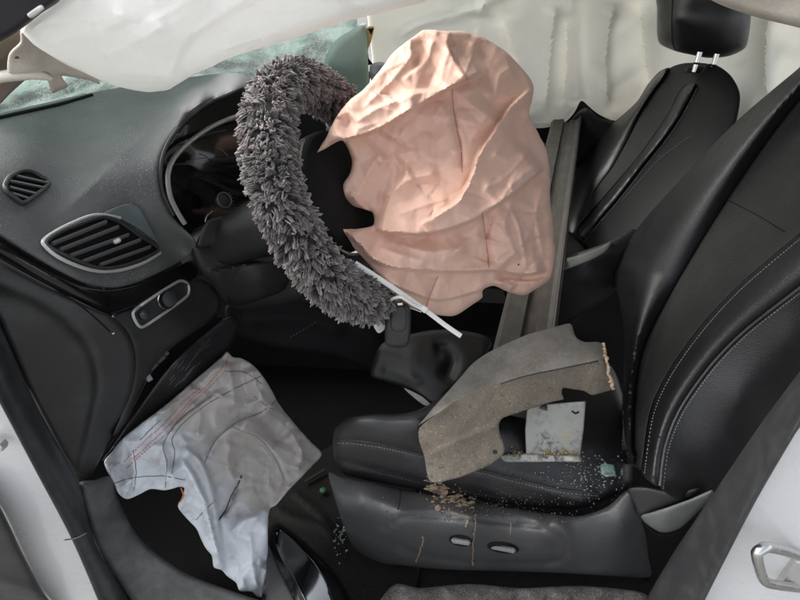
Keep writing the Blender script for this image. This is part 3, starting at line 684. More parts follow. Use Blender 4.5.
# column housing and the dark panels under the cluster
RCo = Relief([(192, 244), (230, 240), (268, 222), (300, 240), (312, 280), (300, 300), (240, 310), (222, 300), (212, 284), (198, 268)], [(192, 244, 'y', .21), (230, 240, 'y', .28), (268, 222, 'y', .36), (310, 285, 'y', .33), (240, 310, 'y', .30), (212, 284, 'y', .23), (250, 270, 'y', .27)], 3, (8, .02), [fold([(205, 272), (240, 264), (280, 258), (300, 262)], .02, 14, 'R')])
RCo.build('column_housing', m_brownpl, dash, .03)
Relief([(224, 272), (252, 262), (284, 258), (292, 272), (284, 290), (262, 299), (236, 306), (226, 298)], [(224, 272, 'y', .25), (284, 258, 'y', .30), (292, 275, 'y', .31), (236, 306, 'y', .27), (258, 280, 'y', .255)], 3, (6, .015)).build('glove_panel', m_plastic, dash, .02)
Relief([(196, 246), (206, 222), (222, 216), (250, 214), (258, 232), (236, 242), (212, 246)], [(196, 246, 'y', .21), (206, 222, 'y', .24), (250, 214, 'y', .32), (236, 242, 'y', .27)], 3, (4, .01)).build('cluster_shelf', m_brownpl, dash, .012)
RLp = Relief([(226, 306), (262, 302), (300, 299), (334, 314), (374, 330), (384, 372), (336, 356), (280, 348), (236, 334)], [(226, 306, 'y', .32), (300, 299, 'y', .40), (374, 330, 'y', .42), (384, 372, 'y', .38), (236, 334, 'y', .32), (300, 330, 'y', .37)], 3.5, (6, .012), [fold([(240, 322), (300, 318), (350, 334)], .012, 8)])
RLp.build('lower_panel', m_black, dash, .02)
for k in range(9): disc('panel_dot', RLp.surf([(291+3*k, 337-1.8*k)], .001)[0], -ray(300, 330), .0012, .0012, m_slat, dash, sides=6)  # small discs standing for a row of dotted print
for k, aa in enumerate(np.linspace(-2.6, .4, 13)):
    q0 = gc+.021*(math.cos(aa)*np.array([.6, .8, 0])+math.sin(aa)*np.array([-.35, .26, .9])); tube('dial_tick', [q0, q0+(q0-gc)*.22], .0006, m_slat, ic, 4)
# strip under the pad, end panel, switch panel
ftr = TPS([(-20, 240, 'x', -.56), (0, 250, 'x', -.55), (50, 278, 'x', -.518), (100, 304, 'x', -.49), (150, 295, 'x', -.468), (195, 276, 'x', -.45), (112, 314, 'x', -.486), (0, 260, 'x', -.553)])
Relief([(-24, 226), (0, 238), (30, 256), (60, 273), (86, 285), (112, 289), (150, 280), (188, 261), (197, 268), (196, 278), (152, 301), (112, 314), (95, 306), (45, 282), (0, 258), (-24, 246)], ftr, 2.5, (4, .006), [fold([(-20, 238), (40, 270), (90, 297), (108, 304)], .006, 5, None, taper=.02)]).build('trim_strip', m_gloss, dash, .012)
RSt = Relief([(-24, 226), (0, 238), (30, 256)], ftr, 3)
fend = TPS([(-20, 252, 'y', -.03), (0, 262, 'y', -.03), (45, 287, 'y', -.02), (95, 312, 'y', .0), (112, 318, 'y', .012), (130, 345, 'y', .03), (134, 385, 'y', .03), (112, 432, 'y', .0), (85, 484, 'y', -.04), (70, 470, 'y', -.06), (34, 400, 'y', -.07), (0, 325, 'y', -.07), (-20, 290, 'y', -.06), (60, 350, 'y', -.03), (70, 400, 'y', -.035), (100, 370, 'y', .0), (95, 420, 'y', -.02)])
REn = Relief([(-24, 247), (0, 259), (45, 284), (95, 309), (112, 317), (128, 335), (135, 358), (132, 390), (115, 430), (86, 486), (78, 482), (34, 400), (0, 322), (-24, 288)], fend, 2.5, (6, .012),
    [fold([(-22, 276), (0, 287), (40, 304), (72, 328), (90, 354), (96, 388), (88, 430), (76, 476)], .022, 26, 'L', 6, .02)])
REn.build('end_panel', m_plastic2, dash, .02)
seam('panel_line', [(40, 279), (70, 298), (92, 315), (110, 332)], REn, .0012, m_black, dash, .0005)
fsw = TPS([(110, 316, 'x', -.487), (150, 303, 'x', -.468), (195, 280, 'x', -.45), (216, 300, 'x', -.435), (215, 318, 'x', -.44), (160, 310, 'x', -.462), (135, 345, 'y', .042), (134, 385, 'y', .04), (165, 350, 'y', .11), (185, 335, 'y', .15)])
RSw = Relief([(112, 316), (152, 302), (196, 279), (208, 281), (217, 290), (221, 306), (214, 320), (182, 340), (158, 362), (143, 385), (128, 420), (112, 436), (131, 391), (135, 358), (127, 334)], fsw, 2.5, (6, .010))
RSw.build('switch_panel', m_plastic2, dash, .02)
screw = disc('panel_screw', RSw.surf([(113, 333)], .002)[0], RSw.surf([(113, 333)], .02)[0]-RSw.surf([(113, 333)])[0], .0022, .002, m_chromed, dash, sides=8)
bez = [(133, 313), (140, 306), (162, 291), (179, 281), (186, 282), (189, 288), (187, 296), (170, 309), (148, 324), (141, 327), (136, 322)]
bz = Relief(bez, fsw, 2, (3, .004), [lambda Q: np.full(len(Q), .004)]).build('switch_bezel', m_plastic2, dash, .006)
tube('bezel_trim', RSw.surf(smooth_line(bez, 2, True), .007), .0026, m_chromed, bz, 8, True)
nn = RSw.surf([(167, 300)], .05)[0]-RSw.surf([(167, 300)])[0]; nn = nn/np.linalg.norm(nn)*.5+np.array([.5, -.1, .25])
disc('headlight_knob', RSw.surf([(166.5, 300)], .006)[0], nn, .0135, .016, m_plastic, bz, sides=24, dome=.002)
tube('knob_ring', [RSw.surf([(166.5+8.6*math.cos(a), 300+8.6*math.sin(a))], .010)[0] for a in np.linspace(0, 6.28, 24, endpoint=False)], .0014, m_chrome, bz, 6, True)
tube('knob_mark', RSw.surf([(168, 297), (169, 300), (171, 302)], .026), .0009, m_thread, bz, 5)
disc('dimmer_button', RSw.surf([(143, 315)], .006)[0], nn, .0085, .008, m_plastic, bz, sides=20, dome=.002)
tube('button_mark', RSw.surf([(141, 315), (143, 313), (145, 315)], .016), .0007, m_thread, bz, 5)
# opened fuse gap with white connectors
Relief([(98, 462), (128, 418), (146, 382), (160, 360), (184, 338), (215, 317), (225, 322), (200, 345), (170, 372), (140, 412), (110, 455)], [(98, 462, 'y', .03), (146, 382, 'y', .10), (184, 338, 'y', .19), (215, 317, 'y', .25), (200, 345, 'y', .2), (140, 412, 'y', .08)], 3, (0, 0)).build('fuse_cavity', m_black, dash, .01)
fb = TPS([(98, 462, 'y', .0), (146, 382, 'y', .07), (184, 338, 'y', .155), (215, 317, 'y', .21), (200, 345, 'y', .17), (140, 412, 'y', .05)])
RF = Relief([(98, 462), (146, 382), (200, 345)], fb, 5)
for (x, y, sx, sy, tl, mt) in [(157, 349, .030, .008, .75, m_tie), (149, 378, .010, .012, .5, m_thread), (175, 338, .008, .008, .5, m_tie), (165, 352, .010, .016, .7, m_plastic2), (160, 360, .022, .01, .7, m_plastic), (171, 343, .018, .012, .7, m_plastic), (153, 366, .016, .012, .8, m_plastic2)]:
    box('fuse_connector', RF.surf([(x, y)])[0], sx, sy, .008, mt, dash, view_frame(x, y, tl), .15)
# hanging knee panel
RK = Relief([(103, 461), (128, 424), (148, 395), (170, 366), (196, 341), (222, 320), (236, 318), (237, 332), (226, 354), (195, 380), (165, 404), (136, 428), (116, 446)], [(103, 461, 'y', -.01), (148, 395, 'y', .055), (196, 341, 'y', .16), (236, 318, 'y', .26), (226, 354, 'y', .22), (165, 404, 'y', .09), (190, 365, 'y', .13), (116, 446, 'y', .01)], 2.5, (5, .012))
RK.build('knee_panel', m_plastic, dash, .012)
g = np.random.default_rng(2)
sc = []
for k in range(26):
    a = np.array([g.uniform(165, 212), 0]); a[1] = 560-1.05*a[0]+g.uniform(-14, 14); L = g.uniform(3, 12)
    sc.append(tube_data(RK.surf(a+np.c_[np.linspace(0, L, 3)*.64, -np.linspace(0, L, 3)*.77], .0004), .0004, 4))
V, F = merge(sc); stuff(mesh_obj('scratch', V, F, m_slat, dash))

# ------------------------------------------------------------------ steering wheel
WC = np.array([-.156, .2445, 1.0436]); til, yw = .4846, -.158; WR = .189
wn = np.array([math.cos(til)*math.cos(yw), math.cos(til)*math.sin(yw), math.sin(til)])
wa = np.cross([0, 0, 1], wn); wa /= np.linalg.norm(wa); wb = np.cross(wn, wa)
def wpt(a, R, h=0): return WC+R*(math.cos(a)*wa+math.sin(a)*wb)+wn*h
wheel = thing('steering_wheel', 'black steering wheel with burst-open hub, mostly hidden in fleece cover', 'steering wheel', WC-wn*.12)
tube('rim', [wpt(a, WR) for a in np.linspace(0, 2*math.pi, 72, endpoint=False)], .016, m_black, wheel, 10, True)
# hub: domed pad
V, F = [], []
rings = [(.112, -.03), (.112, -.008), (.106, .006), (.09, .014), (.06, .018), (.02, .02)]
ns = 40
for R, h in rings:
    for k in range(ns):
        a = 2*math.pi*k/ns; rr = R*(1+.10*math.cos(2*a)+.05*math.sin(a)); V.append(wpt(a, rr, h))
for i in range(len(rings)-1):
    for k in range(ns): l = (k+1) % ns; F.append((i*ns+k, i*ns+l, (i+1)*ns+l, (i+1)*ns+k))
F.append(tuple((len(rings)-1)*ns+k for k in range(ns))); F.append(tuple(range(ns))[::-1])
hub = mesh_obj('hub', np.array(V), F, m_black, wheel)
tube('hub_trim', [wpt(a, .120*(1+.10*math.cos(2*a)+.05*math.sin(a)), .004) for a in np.linspace(math.pi*.60, math.pi*1.28, 24)], .0022, m_chrome, hub, 8)
for a0 in (math.pi, 0, -math.pi/2):
    P = [wpt(a0, R, h) for R, h in ((.10, -.012), (.13, -.014), (.16, -.008), (.188, 0))]
    tube('spoke', P, [.026, .022, .018, .014], m_black, wheel, 8, False, .5, wn)
tube('column', [WC-wn*.03, WC-wn*.10, WC-wn*.22, WC-wn*.36], [.05, .055, .05, .045], m_plastic, wheel, 16)
tube('wiper_stalk', [WC-wn*.09-wa*-.03, WC-wn*.085+wa*.10, WC-wn*.08+wa*.17], [.006, .007, .009], m_plastic, wheel, 8)

# fleece cover: backing tube with thousands of soft strands
cover = thing('steering_wheel_cover', 'fluffy grey-brown fleece cover stretched round the steering wheel rim', 'wheel cover', WC-wb*.19)
angs = np.linspace(0, 2*math.pi, 96, endpoint=False)
tube('cover_backing', [wpt(a, WR) for a in angs], .030, m_fuzzc, cover, 14, True)
NL, PER = 5600, 6; NT = NL*PER; g = np.random.default_rng(11)      # locks of six strands drawn together at the tip
la = g.uniform(0, 2*math.pi, NL); lp_ = g.uniform(0, 2*math.pi, NL)
lka = g.normal(size=NL)*.42; lkb = g.normal(size=NL)*.42; lln = g.uniform(.009, .019, NL); lv = g.uniform(.5, 1.35, NL)*np.where(g.uniform(size=NL) < .25, .45, 1)
idx = np.repeat(np.arange(NL), PER); of = g.normal(size=(NT, 2))
a = la[idx]+of[:, 0]*.0021/WR; ph = lp_[idx]+of[:, 1]*.0021/.03
ca_, sa_, cp, sp = [f(x)[:, None] for f, x in ((np.cos, a), (np.sin, a), (np.cos, ph), (np.sin, ph))]
rad = ca_*wa+sa_*wb; tan = -sa_*wa+ca_*wb; nv = cp*rad+sp*wn; tv = -sp*rad+cp*wn
base = WC+WR*rad+nv*.028; ln = (lln[idx]*g.uniform(.8, 1.1, NT))[:, None]
dr = nv+tan*(lka[idx]+.3*np.sin(9*a))[:, None]+tv*(lkb[idx]+.3*np.cos(11*a))[:, None]+np.array([0, 0, -.30])
dr /= np.linalg.norm(dr, axis=1)[:, None]; r0 = g.uniform(.0009, .0014, NT)[:, None]
bend = -(tan*of[:, :1]+tv*of[:, 1:])*.0014+g.normal(size=(NT, 3))*.0008+np.array([0, 0, -.003])
P = np.stack([base, base+dr*ln*.55, base+dr*ln+bend], 1)
s1_ = np.cross(dr, [.3, .5, .8]); s1_ /= np.linalg.norm(s1_, axis=1)[:, None]; s2_ = np.cross(dr, s1_)
VV = np.empty((NT, 13, 3))
for l, k in enumerate((.9, 1.2, .8)):
    for q in range(4): VV[:, l*4+q] = P[:, l]+r0*k*(math.cos(q*math.pi/2)*s1_+math.sin(q*math.pi/2)*s2_)
VV[:, 12] = P[:, 2]+dr*r0*.6
fl = [(l*4+q, l*4+(q+1) % 4, l*4+4+(q+1) % 4, l*4+4+q) for l in range(2) for q in range(4)]+[(8+q, 8+(q+1) % 4, 12) for q in range(4)]
FF = [tuple(i*13+k for k in f) for i in range(NT) for f in fl]
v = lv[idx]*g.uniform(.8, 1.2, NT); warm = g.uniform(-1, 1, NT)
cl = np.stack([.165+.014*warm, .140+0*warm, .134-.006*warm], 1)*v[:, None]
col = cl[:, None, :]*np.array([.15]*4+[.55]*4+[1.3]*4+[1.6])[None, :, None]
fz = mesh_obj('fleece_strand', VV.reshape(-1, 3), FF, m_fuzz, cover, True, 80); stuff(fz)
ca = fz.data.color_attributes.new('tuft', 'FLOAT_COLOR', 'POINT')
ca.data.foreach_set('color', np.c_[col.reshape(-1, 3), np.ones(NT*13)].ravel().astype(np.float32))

# ------------------------------------------------------------------ driver airbag
fA = TPS([(320, 150, 'd', .865), (342, 140, 'd', .89), (330, 125, 'd', .88), (345, 186, 'd', .90), (373, 218, 'd', .93), (341, 228, 'd', .89), (366, 261, 'd', .91), (388, 286, 'd', .895), (405, 303, 'd', .94), (454, 316, 'd', 1.03), (506, 291, 'd', 1.05), (550, 279, 'd', 1.07), (553, 220, 'd', 1.06), (540, 140, 'd', 1.06), (530, 90, 'd', 1.05), (482, 37, 'd', 1.03), (431, 30, 'd', .98), (380, 70, 'd', .93), (356, 97, 'd', .915), (440, 120, 'd', .93), (450, 180, 'd', .93), (490, 220, 'd', .97), (430, 250, 'd', .93)])
AO = [(412, 38), (422, 31), (431, 29.5), (444, 31), (456, 31), (470, 33), (484, 38), (503, 49), (520, 66), (533, 84), (532, 101), (529, 115), (538, 133), (547, 152), (550, 175), (550, 196), (552, 214), (554, 238), (555, 258), (551, 278), (541, 286), (524, 295), (506, 291), (494, 286), (483, 290), (482, 298), (466, 309), (454, 316), (440, 315), (419, 310), (405, 304), (394, 296), (387, 286), (378, 274), (366, 261), (352, 245), (341, 228), (356, 229), (373, 225), (373, 213), (364, 209), (352, 205), (345, 197), (343, 186), (350, 173), (352, 161), (348, 148), (342, 140), (330, 146), (317, 153), (322, 144), (328, 133), (338, 115), (349, 101), (366, 87), (380, 70), (394, 52)]
bx = (310, 20, 560, 320)
AK = 1.75
BAGC = (1.02, 24, .01, .02, 5, .0004)
RA = Relief(AO, fA, 1.6, (6, .014), [
    fold([(325, 150), (342, 141), (375, 131), (405, 114), (440, 93), (468, 79), (490, 70)], AK*.026, 30, 'L', .9, .12),
    fold([(468, 79), (456, 62), (448, 44), (452, 32)], AK*.012, 12, 'L', .9, .1),
    fold([(440, 88), (444, 66), (452, 44)], AK*.008, 8, 'T'), fold([(476, 40), (470, 60), (462, 80)], AK*.007, 7, 'T'),
    fold([(533, 86), (510, 106), (494, 130), (478, 155), (470, 178), (458, 200), (440, 212), (420, 224)], AK*.024, 26, 'L', .9, .08),
    fold([(372, 229), (391, 233), (422, 234), (450, 229), (475, 219), (496, 206), (517, 191), (545, 168)], AK*.032, 34, 'L', .9, .06),
    fold([(345, 232), (359, 245), (373, 260), (394, 268), (426, 271), (457, 272), (496, 271), (524, 275), (548, 271)], AK*.024, 20, 'L', .9, .06),
    fold([(385, 280), (410, 292), (440, 300), (482, 290), (496, 284)], AK*.010, 10, 'L', .9),
    fold([(496, 286), (505, 279), (530, 281), (548, 276)], AK*.010, 8, 'R', .9),
    fold([(352, 205), (360, 190), (372, 165), (385, 150)], AK*.010, 12, 'T'), fold([(350, 190), (362, 205), (374, 214)], AK*.008, 6, 'R', .9),
    fold([(482, 212), (487, 240), (489, 270)], AK*-.007, 4, 'T'), fold([(517, 192), (505, 225), (520, 262)], AK*.012, 14, 'T'), fold([(545, 175), (536, 215), (545, 262)], AK*.010, 10, 'T'),
    fold([(452, 89), (453, 105), (457, 130), (461, 147), (462, 172)], AK*-.009, 3.5, 'T'),
    fold([(375, 165), (400, 155), (420, 150)], AK*.006, 7, 'T'), fold([(380, 200), (410, 180), (440, 172)], AK*.008, 8, 'T'), fold([(395, 215), (425, 205), (450, 198)], AK*.006, 6, 'T'),
    fold([(400, 80), (425, 60), (432, 35)], AK*.008, 7, 'R', 2), fold([(352, 125), (385, 105), (420, 95)], AK*.007, 8, 'T'), fold([(360, 110), (392, 80), (420, 45)], AK*.008, 8, 'T'),
    fold([(490, 150), (510, 160), (535, 150)], AK*.007, 8, 'T'), fold([(480, 190), (505, 178), (530, 150)], AK*.008, 8, 'T'), fold([(495, 100), (500, 75), (515, 68)], AK*.007, 8, 'T'),
    fold([(395, 242), (430, 252), (470, 246)], AK*.007, 7, 'T'), fold([(375, 245), (400, 255), (430, 262)], AK*.006, 6, 'T'), fold([(425, 307), (432, 290), (438, 275)], AK*-.005, 3, 'T'),
    crumple(34, .0100, 21, bx), crumple(18, .0062, 22, bx), crumple(10, .0020, 26, bx), creases(24, 40, bx, 24, 90, .0050, 3.5)])
ab = thing('driver_airbag', 'deflated peach-pink driver airbag spilling from the steering wheel hub', 'airbag', at(440, 312, 'd', 1.13))
RA.build('bag_cloth', m_bag, ab, pillow=lambda e: .05*(1-np.exp(-e/25)), sharp=70, cloth=BAGC)
for L in ([(452, 89), (453, 105), (457, 130), (461, 147), (462, 172)], [(482, 212), (486, 240), (489, 268)], [(438, 276), (432, 290), (426, 307)], [(468, 80), (455, 61), (449, 46)]):
    seam('seam', L, RA, .0007, M('bag_thread', (.40, .21, .15), .8), ab, .0006, 3)
disc('bag_spot', RA.surf([(518.5, 264.5)], .0006)[0], -ray(518.5, 264.5), .0016, .0008, m_black, ab, sides=8)

# cable tie and key
tie = thing('cable_tie', 'long white plastic cable tie looped through the key, tail sticking out', 'cable tie', RA.surf([(400, 292)], .02)[0])
tp = np.array([RA.surf([p], .012)[0] for p in [(355, 263), (375, 276), (395, 289)]] + [at(424, 309, 'd', .945), at(445, 325, 'd', .955), at(461, 336, 'd', .96)])
tube('strap', smooth_line(tp, .01), .0042, m_tie, tie, 8, False, .35, FW)
box('tie_head', at(424, 309, 'd', .942), .013, .011, .010, m_tie, tie, view_frame(424, 309, -.6), .2)
lp = np.array([at(424, 310, 'd', .945), at(412, 304, 'd', .925), at(401, 297, 'd', .91), at(392, 299, 'd', .915), at(390, 304, 'd', .925), at(397, 306, 'd', .935), at(410, 308, 'd', .945), at(421, 312, 'd', .95)])
tube('loop', smooth_line(lp, .005), .0028, m_tie, tie, 6, False, .35, FW)
key = thing('car_key', 'black remote car key dangling on a white cable tie', 'key', at(398, 347, 'd', .935))
RKy = Relief([(389, 306), (397, 303), (406, 303), (410, 308), (411, 325), (409, 342), (404, 347), (391, 347), (385, 343), (385, 325)], [(389, 306, 'd', .93), (410, 308, 'd', .93), (404, 347, 'd', .935), (385, 343, 'd', .94), (397, 325, 'd', .926)], 2, (4, .006))
RKy.build('key_shell', m_plastic, key, .014)
Relief([(392, 308), (400, 306), (406, 308), (406, 328), (398, 332), (391, 328)], RKy.field, 2, (2, .002), [lambda Q: np.full(len(Q), .003)]).build('button_pad', m_brownpl, key, .004)
box('key_ring_tab', at(400, 304, 'd', .922), .010, .005, .005, m_chrome, key, view_frame(400, 304, .05), .2)
tag(Relief([(372, 322), (378, 318), (386, 321), (385, 329), (378, 333)], [(372, 322, 'd', .965), (386, 321, 'd', .96), (378, 333, 'd', .965)], 1.5, (2, .004), [crumple(5, .002, 6, (368, 314, 390, 336))]).build('paper_tag', M('paper', (.6, .58, .55), .8), None, .003), 'scrap of pale paper tag tucked beside the black key', 'tag')

# ------------------------------------------------------------------ knee airbag
KO = [(104, 463), (112, 452), (121, 440), (142, 423), (166, 405), (196, 379), (222, 357), (227, 352), (233, 357), (241, 358), (250, 363), (259, 371), (266, 381), (272, 391), (278, 402), (285, 412), (300, 430), (312, 443), (322, 454), (312, 466), (300, 479), (288, 491), (276, 505), (270, 509), (268, 520), (268, 545), (268, 575), (266, 597), (258, 597), (252, 592), (240, 591), (236, 583), (227, 576), (222, 570), (214, 567), (212, 556), (204, 546), (198, 532), (190, 522), (184, 515), (178, 506), (182, 497), (184, 488), (178, 487), (166, 490), (150, 489), (140, 494), (127, 499), (118, 493), (114, 485)]
fK = TPS([(104, 463, 'y', -.02), (121, 440, 'y', .0), (166, 405, 'y', .075), (227, 353, 'y', .205), (259, 371, 'y', .21), (285, 412, 'y', .22), (322, 454, 'y', .19), (276, 505, 'y', .06), (268, 540, 'y', -.01), (266, 597, 'y', -.075), (214, 567, 'y', -.055), (184, 510, 'y', -.03), (178, 487, 'y', -.02), (127, 499, 'y', -.055), (160, 450, 'y', .015), (220, 420, 'y', .11), (240, 470, 'y', .08), (220, 500, 'y', .01), (250, 400, 'y', .17)])
kb = (100, 345, 325, 600)
RKn = Relief(KO, fK, 1.7, (3, .005), [
    fold([(180, 455), (192, 470), (206, 500), (216, 540), (226, 572)], 2.3*.016, 20, 'R', 2, .1), fold([(182, 445), (200, 458), (212, 485), (218, 515), (224, 560)], 2.3*.016, 14, 'R', 2.2, .08),
    fold([(205, 460), (215, 440), (235, 424), (262, 412), (275, 400)], 2.3*.014, 22, 'R', 2, .08), fold([(235, 428), (260, 442), (276, 460), (284, 478), (284, 494)], 2.3*.016, 22, 'L', 2, .08),
    fold([(222, 518), (232, 500), (240, 478)], 2.3*-.010, 3.5, 'T'), fold([(268, 505), (255, 515), (240, 520), (228, 535)], 2.3*.012, 14, 'L', 2), fold([(228, 360), (232, 385), (236, 410)], 2.3*.010, 12, 'T'),
    fold([(250, 366), (256, 385), (270, 412)], 2.3*.010, 9, 'T'), fold([(165, 440), (175, 425), (200, 405), (225, 385)], 2.3*.010, 9, 'R', 1.8), fold([(130, 450), (134, 470), (132, 490)], 2.3*.006, 6, 'T'), fold([(160, 440), (166, 465), (166, 486)], 2.3*.008, 7, 'T'),
    fold([(145, 425), (190, 392), (225, 360)], 2.3*.006, 4, 'T'), fold([(288, 430), (302, 452), (296, 475)], 2.3*.012, 10, 'T'), fold([(232, 440), (228, 465), (240, 490)], 2.3*.008, 10, 'T'),
    fold([(232, 555), (240, 575), (246, 590)], 2.3*.006, 6, 'T'), fold([(250, 530), (252, 560), (258, 592)], 2.3*.007, 8, 'T'), fold([(190, 400), (200, 415), (196, 440)], 2.3*.008, 7, 'T'),
    crumple(28, .0130, 31, kb), crumple(14, .0062, 32, kb), crumple(8, .0016, 33, kb), creases(34, 14, kb, 16, 50, .0060, 6)])
kn = thing('knee_airbag', 'torn grey-white knee airbag with orange stitching hanging from the lower dash', 'airbag', at(255, 597, 'y', -.06))
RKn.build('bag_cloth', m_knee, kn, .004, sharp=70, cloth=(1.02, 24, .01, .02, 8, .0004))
for L in ([(127, 468), (150, 447), (168, 433), (184, 412), (205, 392), (224, 372), (228, 356)], [(133, 459), (156, 438), (174, 420), (192, 399), (210, 383), (227, 361)], [(124, 462), (146, 440), (164, 424), (182, 404), (200, 388)]):
    stitches('orange_stitching', L, RKn, .0009, m_orange, kn, 2.6, .0014)
for L in ([(165, 488), (167, 462), (163, 448), (168, 435), (185, 415), (212, 396)], [(172, 474), (175, 452), (172, 440), (182, 424), (206, 405), (240, 386), (262, 376)], [(205, 462), (216, 440), (236, 423), (262, 412), (276, 400)], [(134, 490), (136, 470), (133, 450)], [(113, 484), (132, 478), (160, 476), (185, 480)], [(232, 427), (258, 438), (274, 456), (284, 480)],
          [(140, 440), (150, 430), (160, 420)], [(196, 520), (205, 510), (216, 500)], [(226, 372), (244, 372), (262, 384)], [(254, 396), (264, 404), (274, 410)]):
    seam('dark_seam', L, RKn, .00055, m_darkthread, kn, .0006, 3)
seam('tear', [(219, 520), (226, 508), (232, 494), (238, 484), (241, 476)], RKn, .0022, m_darkthread, kn, .0, 3)
for L in ([(181, 488), (184, 496), (180, 502)], [(264, 592), (268, 597), (271, 599)]):
    tube('loose_thread', [RKn.surf([p], .004)[0] for p in L], .0012, m_orange, kn, 5)
# frayed fringe
tag(thing('brake_pedal', 'black brake pedal deep in the dark footwell', 'pedal', (-.62, .30, .30)), 'black brake pedal deep in the dark footwell', 'pedal')
pp = bpy.data.objects['brake_pedal']
box('pedal_pad', (-.58, .34, .46), .02, .08, .07, m_rubber, pp, None, .3)
tube('pedal_arm', [(-.60, .34, .46), (-.68, .34, .60), (-.78, .34, .85)], .012, m_plastic, pp)

# ------------------------------------------------------------------ driver seat
seat = thing('driver_seat', 'black leather driver seat with perforated centre and grey stitched bolsters', 'seat', (.15, .25, .28))
fcu = TPS([(333, 445, 'y', .075), (340, 425, 'y', .09), (420, 447, 'y', .055), (500, 466, 'y', .05), (600, 482, 'y', .05), (338, 470, 'y', .065), (380, 482, 'y', .04), (440, 492, 'y', .032), (520, 504, 'y', .025), (570, 508, 'y', .02), (625, 495, 'y', .04), (420, 470, 'y', .038), (500, 485, 'y', .033),
    (350, 412, 'z', .67), (420, 420, 'z', .675), (420, 390, 'z', .655), (500, 430, 'z', .645), (500, 390, 'z', .63), (600, 440, 'z', .60), (600, 390, 'z', .585), (370, 350, 'z', .655), (480, 330, 'z', .64), (590, 330, 'z', .60)])
RCu = Relief([(333, 447), (334, 430), (341, 421), (352, 417), (372, 414), (395, 414), (418, 410), (442, 396), (470, 372), (520, 350), (590, 350), (615, 372), (628, 420), (632, 482), (610, 498), (575, 509), (520, 505), (440, 493), (380, 483), (345, 475), (336, 464)], fcu, 3, (9, .025),
    [fold([(334, 440), (350, 441), (380, 445), (420, 454), (500, 476), (590, 494)], -.004, 3, None, taper=.02), fold([(338, 460), (380, 471), (430, 483), (500, 496)], -.003, 2.5, None, taper=.02), fold([(470, 465), (500, 472), (560, 492), (600, 497)], .010, 12)])
cu = RCu.build('cushion', m_leather, seat, .10)
seam('piping', [(335, 439), (350, 440), (380, 444), (420, 453), (500, 474), (560, 488), (600, 492)], RCu, .0016, m_leather, cu, .0)
stitches('stitching', [(337, 443), (350, 443.5), (380, 447.5), (420, 456.5), (500, 478), (560, 492), (598, 496)], RCu, .0007, m_thread, cu)
stitches('stitching', [(345, 462), (380, 473), (430, 485), (500, 498)], RCu, .0005, m_darkthread, cu)
# valance
fva = TPS([(329, 472, 'y', .07), (345, 478, 'y', .05), (400, 490, 'y', .035), (470, 502, 'y', .022), (545, 513, 'y', .01), (610, 505, 'y', .01), (632, 490, 'y', .02), (336, 494, 'y', .02), (360, 504, 'y', -.012), (400, 511, 'y', -.03), (470, 518, 'y', -.032), (550, 527, 'y', -.03), (620, 520, 'y', -.012), (350, 540, 'y', .03), (400, 560, 'y', -.005), (500, 568, 'y', -.008), (640, 574, 'y', .01), (370, 524, 'y', -.012), (450, 540, 'y', -.03), (560, 550, 'y', -.024), (655, 550, 'y', .03)])
RV = Relief([(329, 472), (345, 477), (400, 489), (470, 501), (545, 513), (578, 516), (606, 507), (624, 492), (634, 490), (640, 515), (650, 548), (656, 574), (640, 578), (560, 573), (450, 570), (405, 566), (372, 562), (352, 545), (340, 515), (332, 490)], fva, 2.5, (6, .012),
    [fold([(390, 527), (400, 518), (430, 516), (480, 520), (540, 527), (562, 540), (566, 556), (545, 563), (470, 562), (420, 555), (396, 542)], -.006, 3, None, taper=.01), fold([(545, 513), (562, 528), (568, 550), (566, 566)], .008, 7)])
va = RV.build('side_valance', M('satin_grey_plastic', (.046, .047, .049), .34, spec=.6, bumps=[(700, .0003, 'v')], dust=(DUSTC, 500, .64, .74, .35, 12), dust2=((.10, .10, .095), 16, .48, .8, .4, 0), var_rough=.05), seat, .02)
seam('panel_joint', [(400, 489), (400, 500), (398, 510)], RV, .0008, m_black, va, .0003)
for (cx, cy, wd) in [(461, 541, 12), (503, 548, 16)]:
    oval = [(cx+wd*math.cos(a), cy+5.4*math.sin(a)+.12*wd*math.cos(a)) for a in np.linspace(0, 6.28, 14, endpoint=False)]
    sw = Relief(oval, fva, 1.8, (0, 0), [lambda Q: np.full(len(Q), .003)]).build('switch_recess', m_black, va, .003)
    box('seat_switch', RV.surf([(cx, cy+.5)], .010)[0], wd*.0030, .010, .012, m_lever, sw, view_frame(cx, cy, -.10), .35)
# lower rail, bracket
Relief([(345, 548), (360, 560), (378, 565), (380, 585), (365, 588), (350, 572)], [(345, 548, 'y', .04), (378, 565, 'y', .03), (365, 588, 'y', .03)], 3, (4, .01)).build('rail_cover', m_plastic2, seat, .02)
Relief([(398, 566), (450, 570), (560, 574), (650, 579), (648, 612), (560, 612), (420, 604), (402, 590)], [(398, 566, 'y', .05), (650, 579, 'y', .05), (648, 610, 'y', .04), (402, 590, 'y', .04), (520, 590, 'y', .045)], 3, (5, .01), [fold([(400, 585), (470, 586), (560, 588), (648, 592)], .010, 5)]).build('seat_rail', m_brownpl, seat, .02)
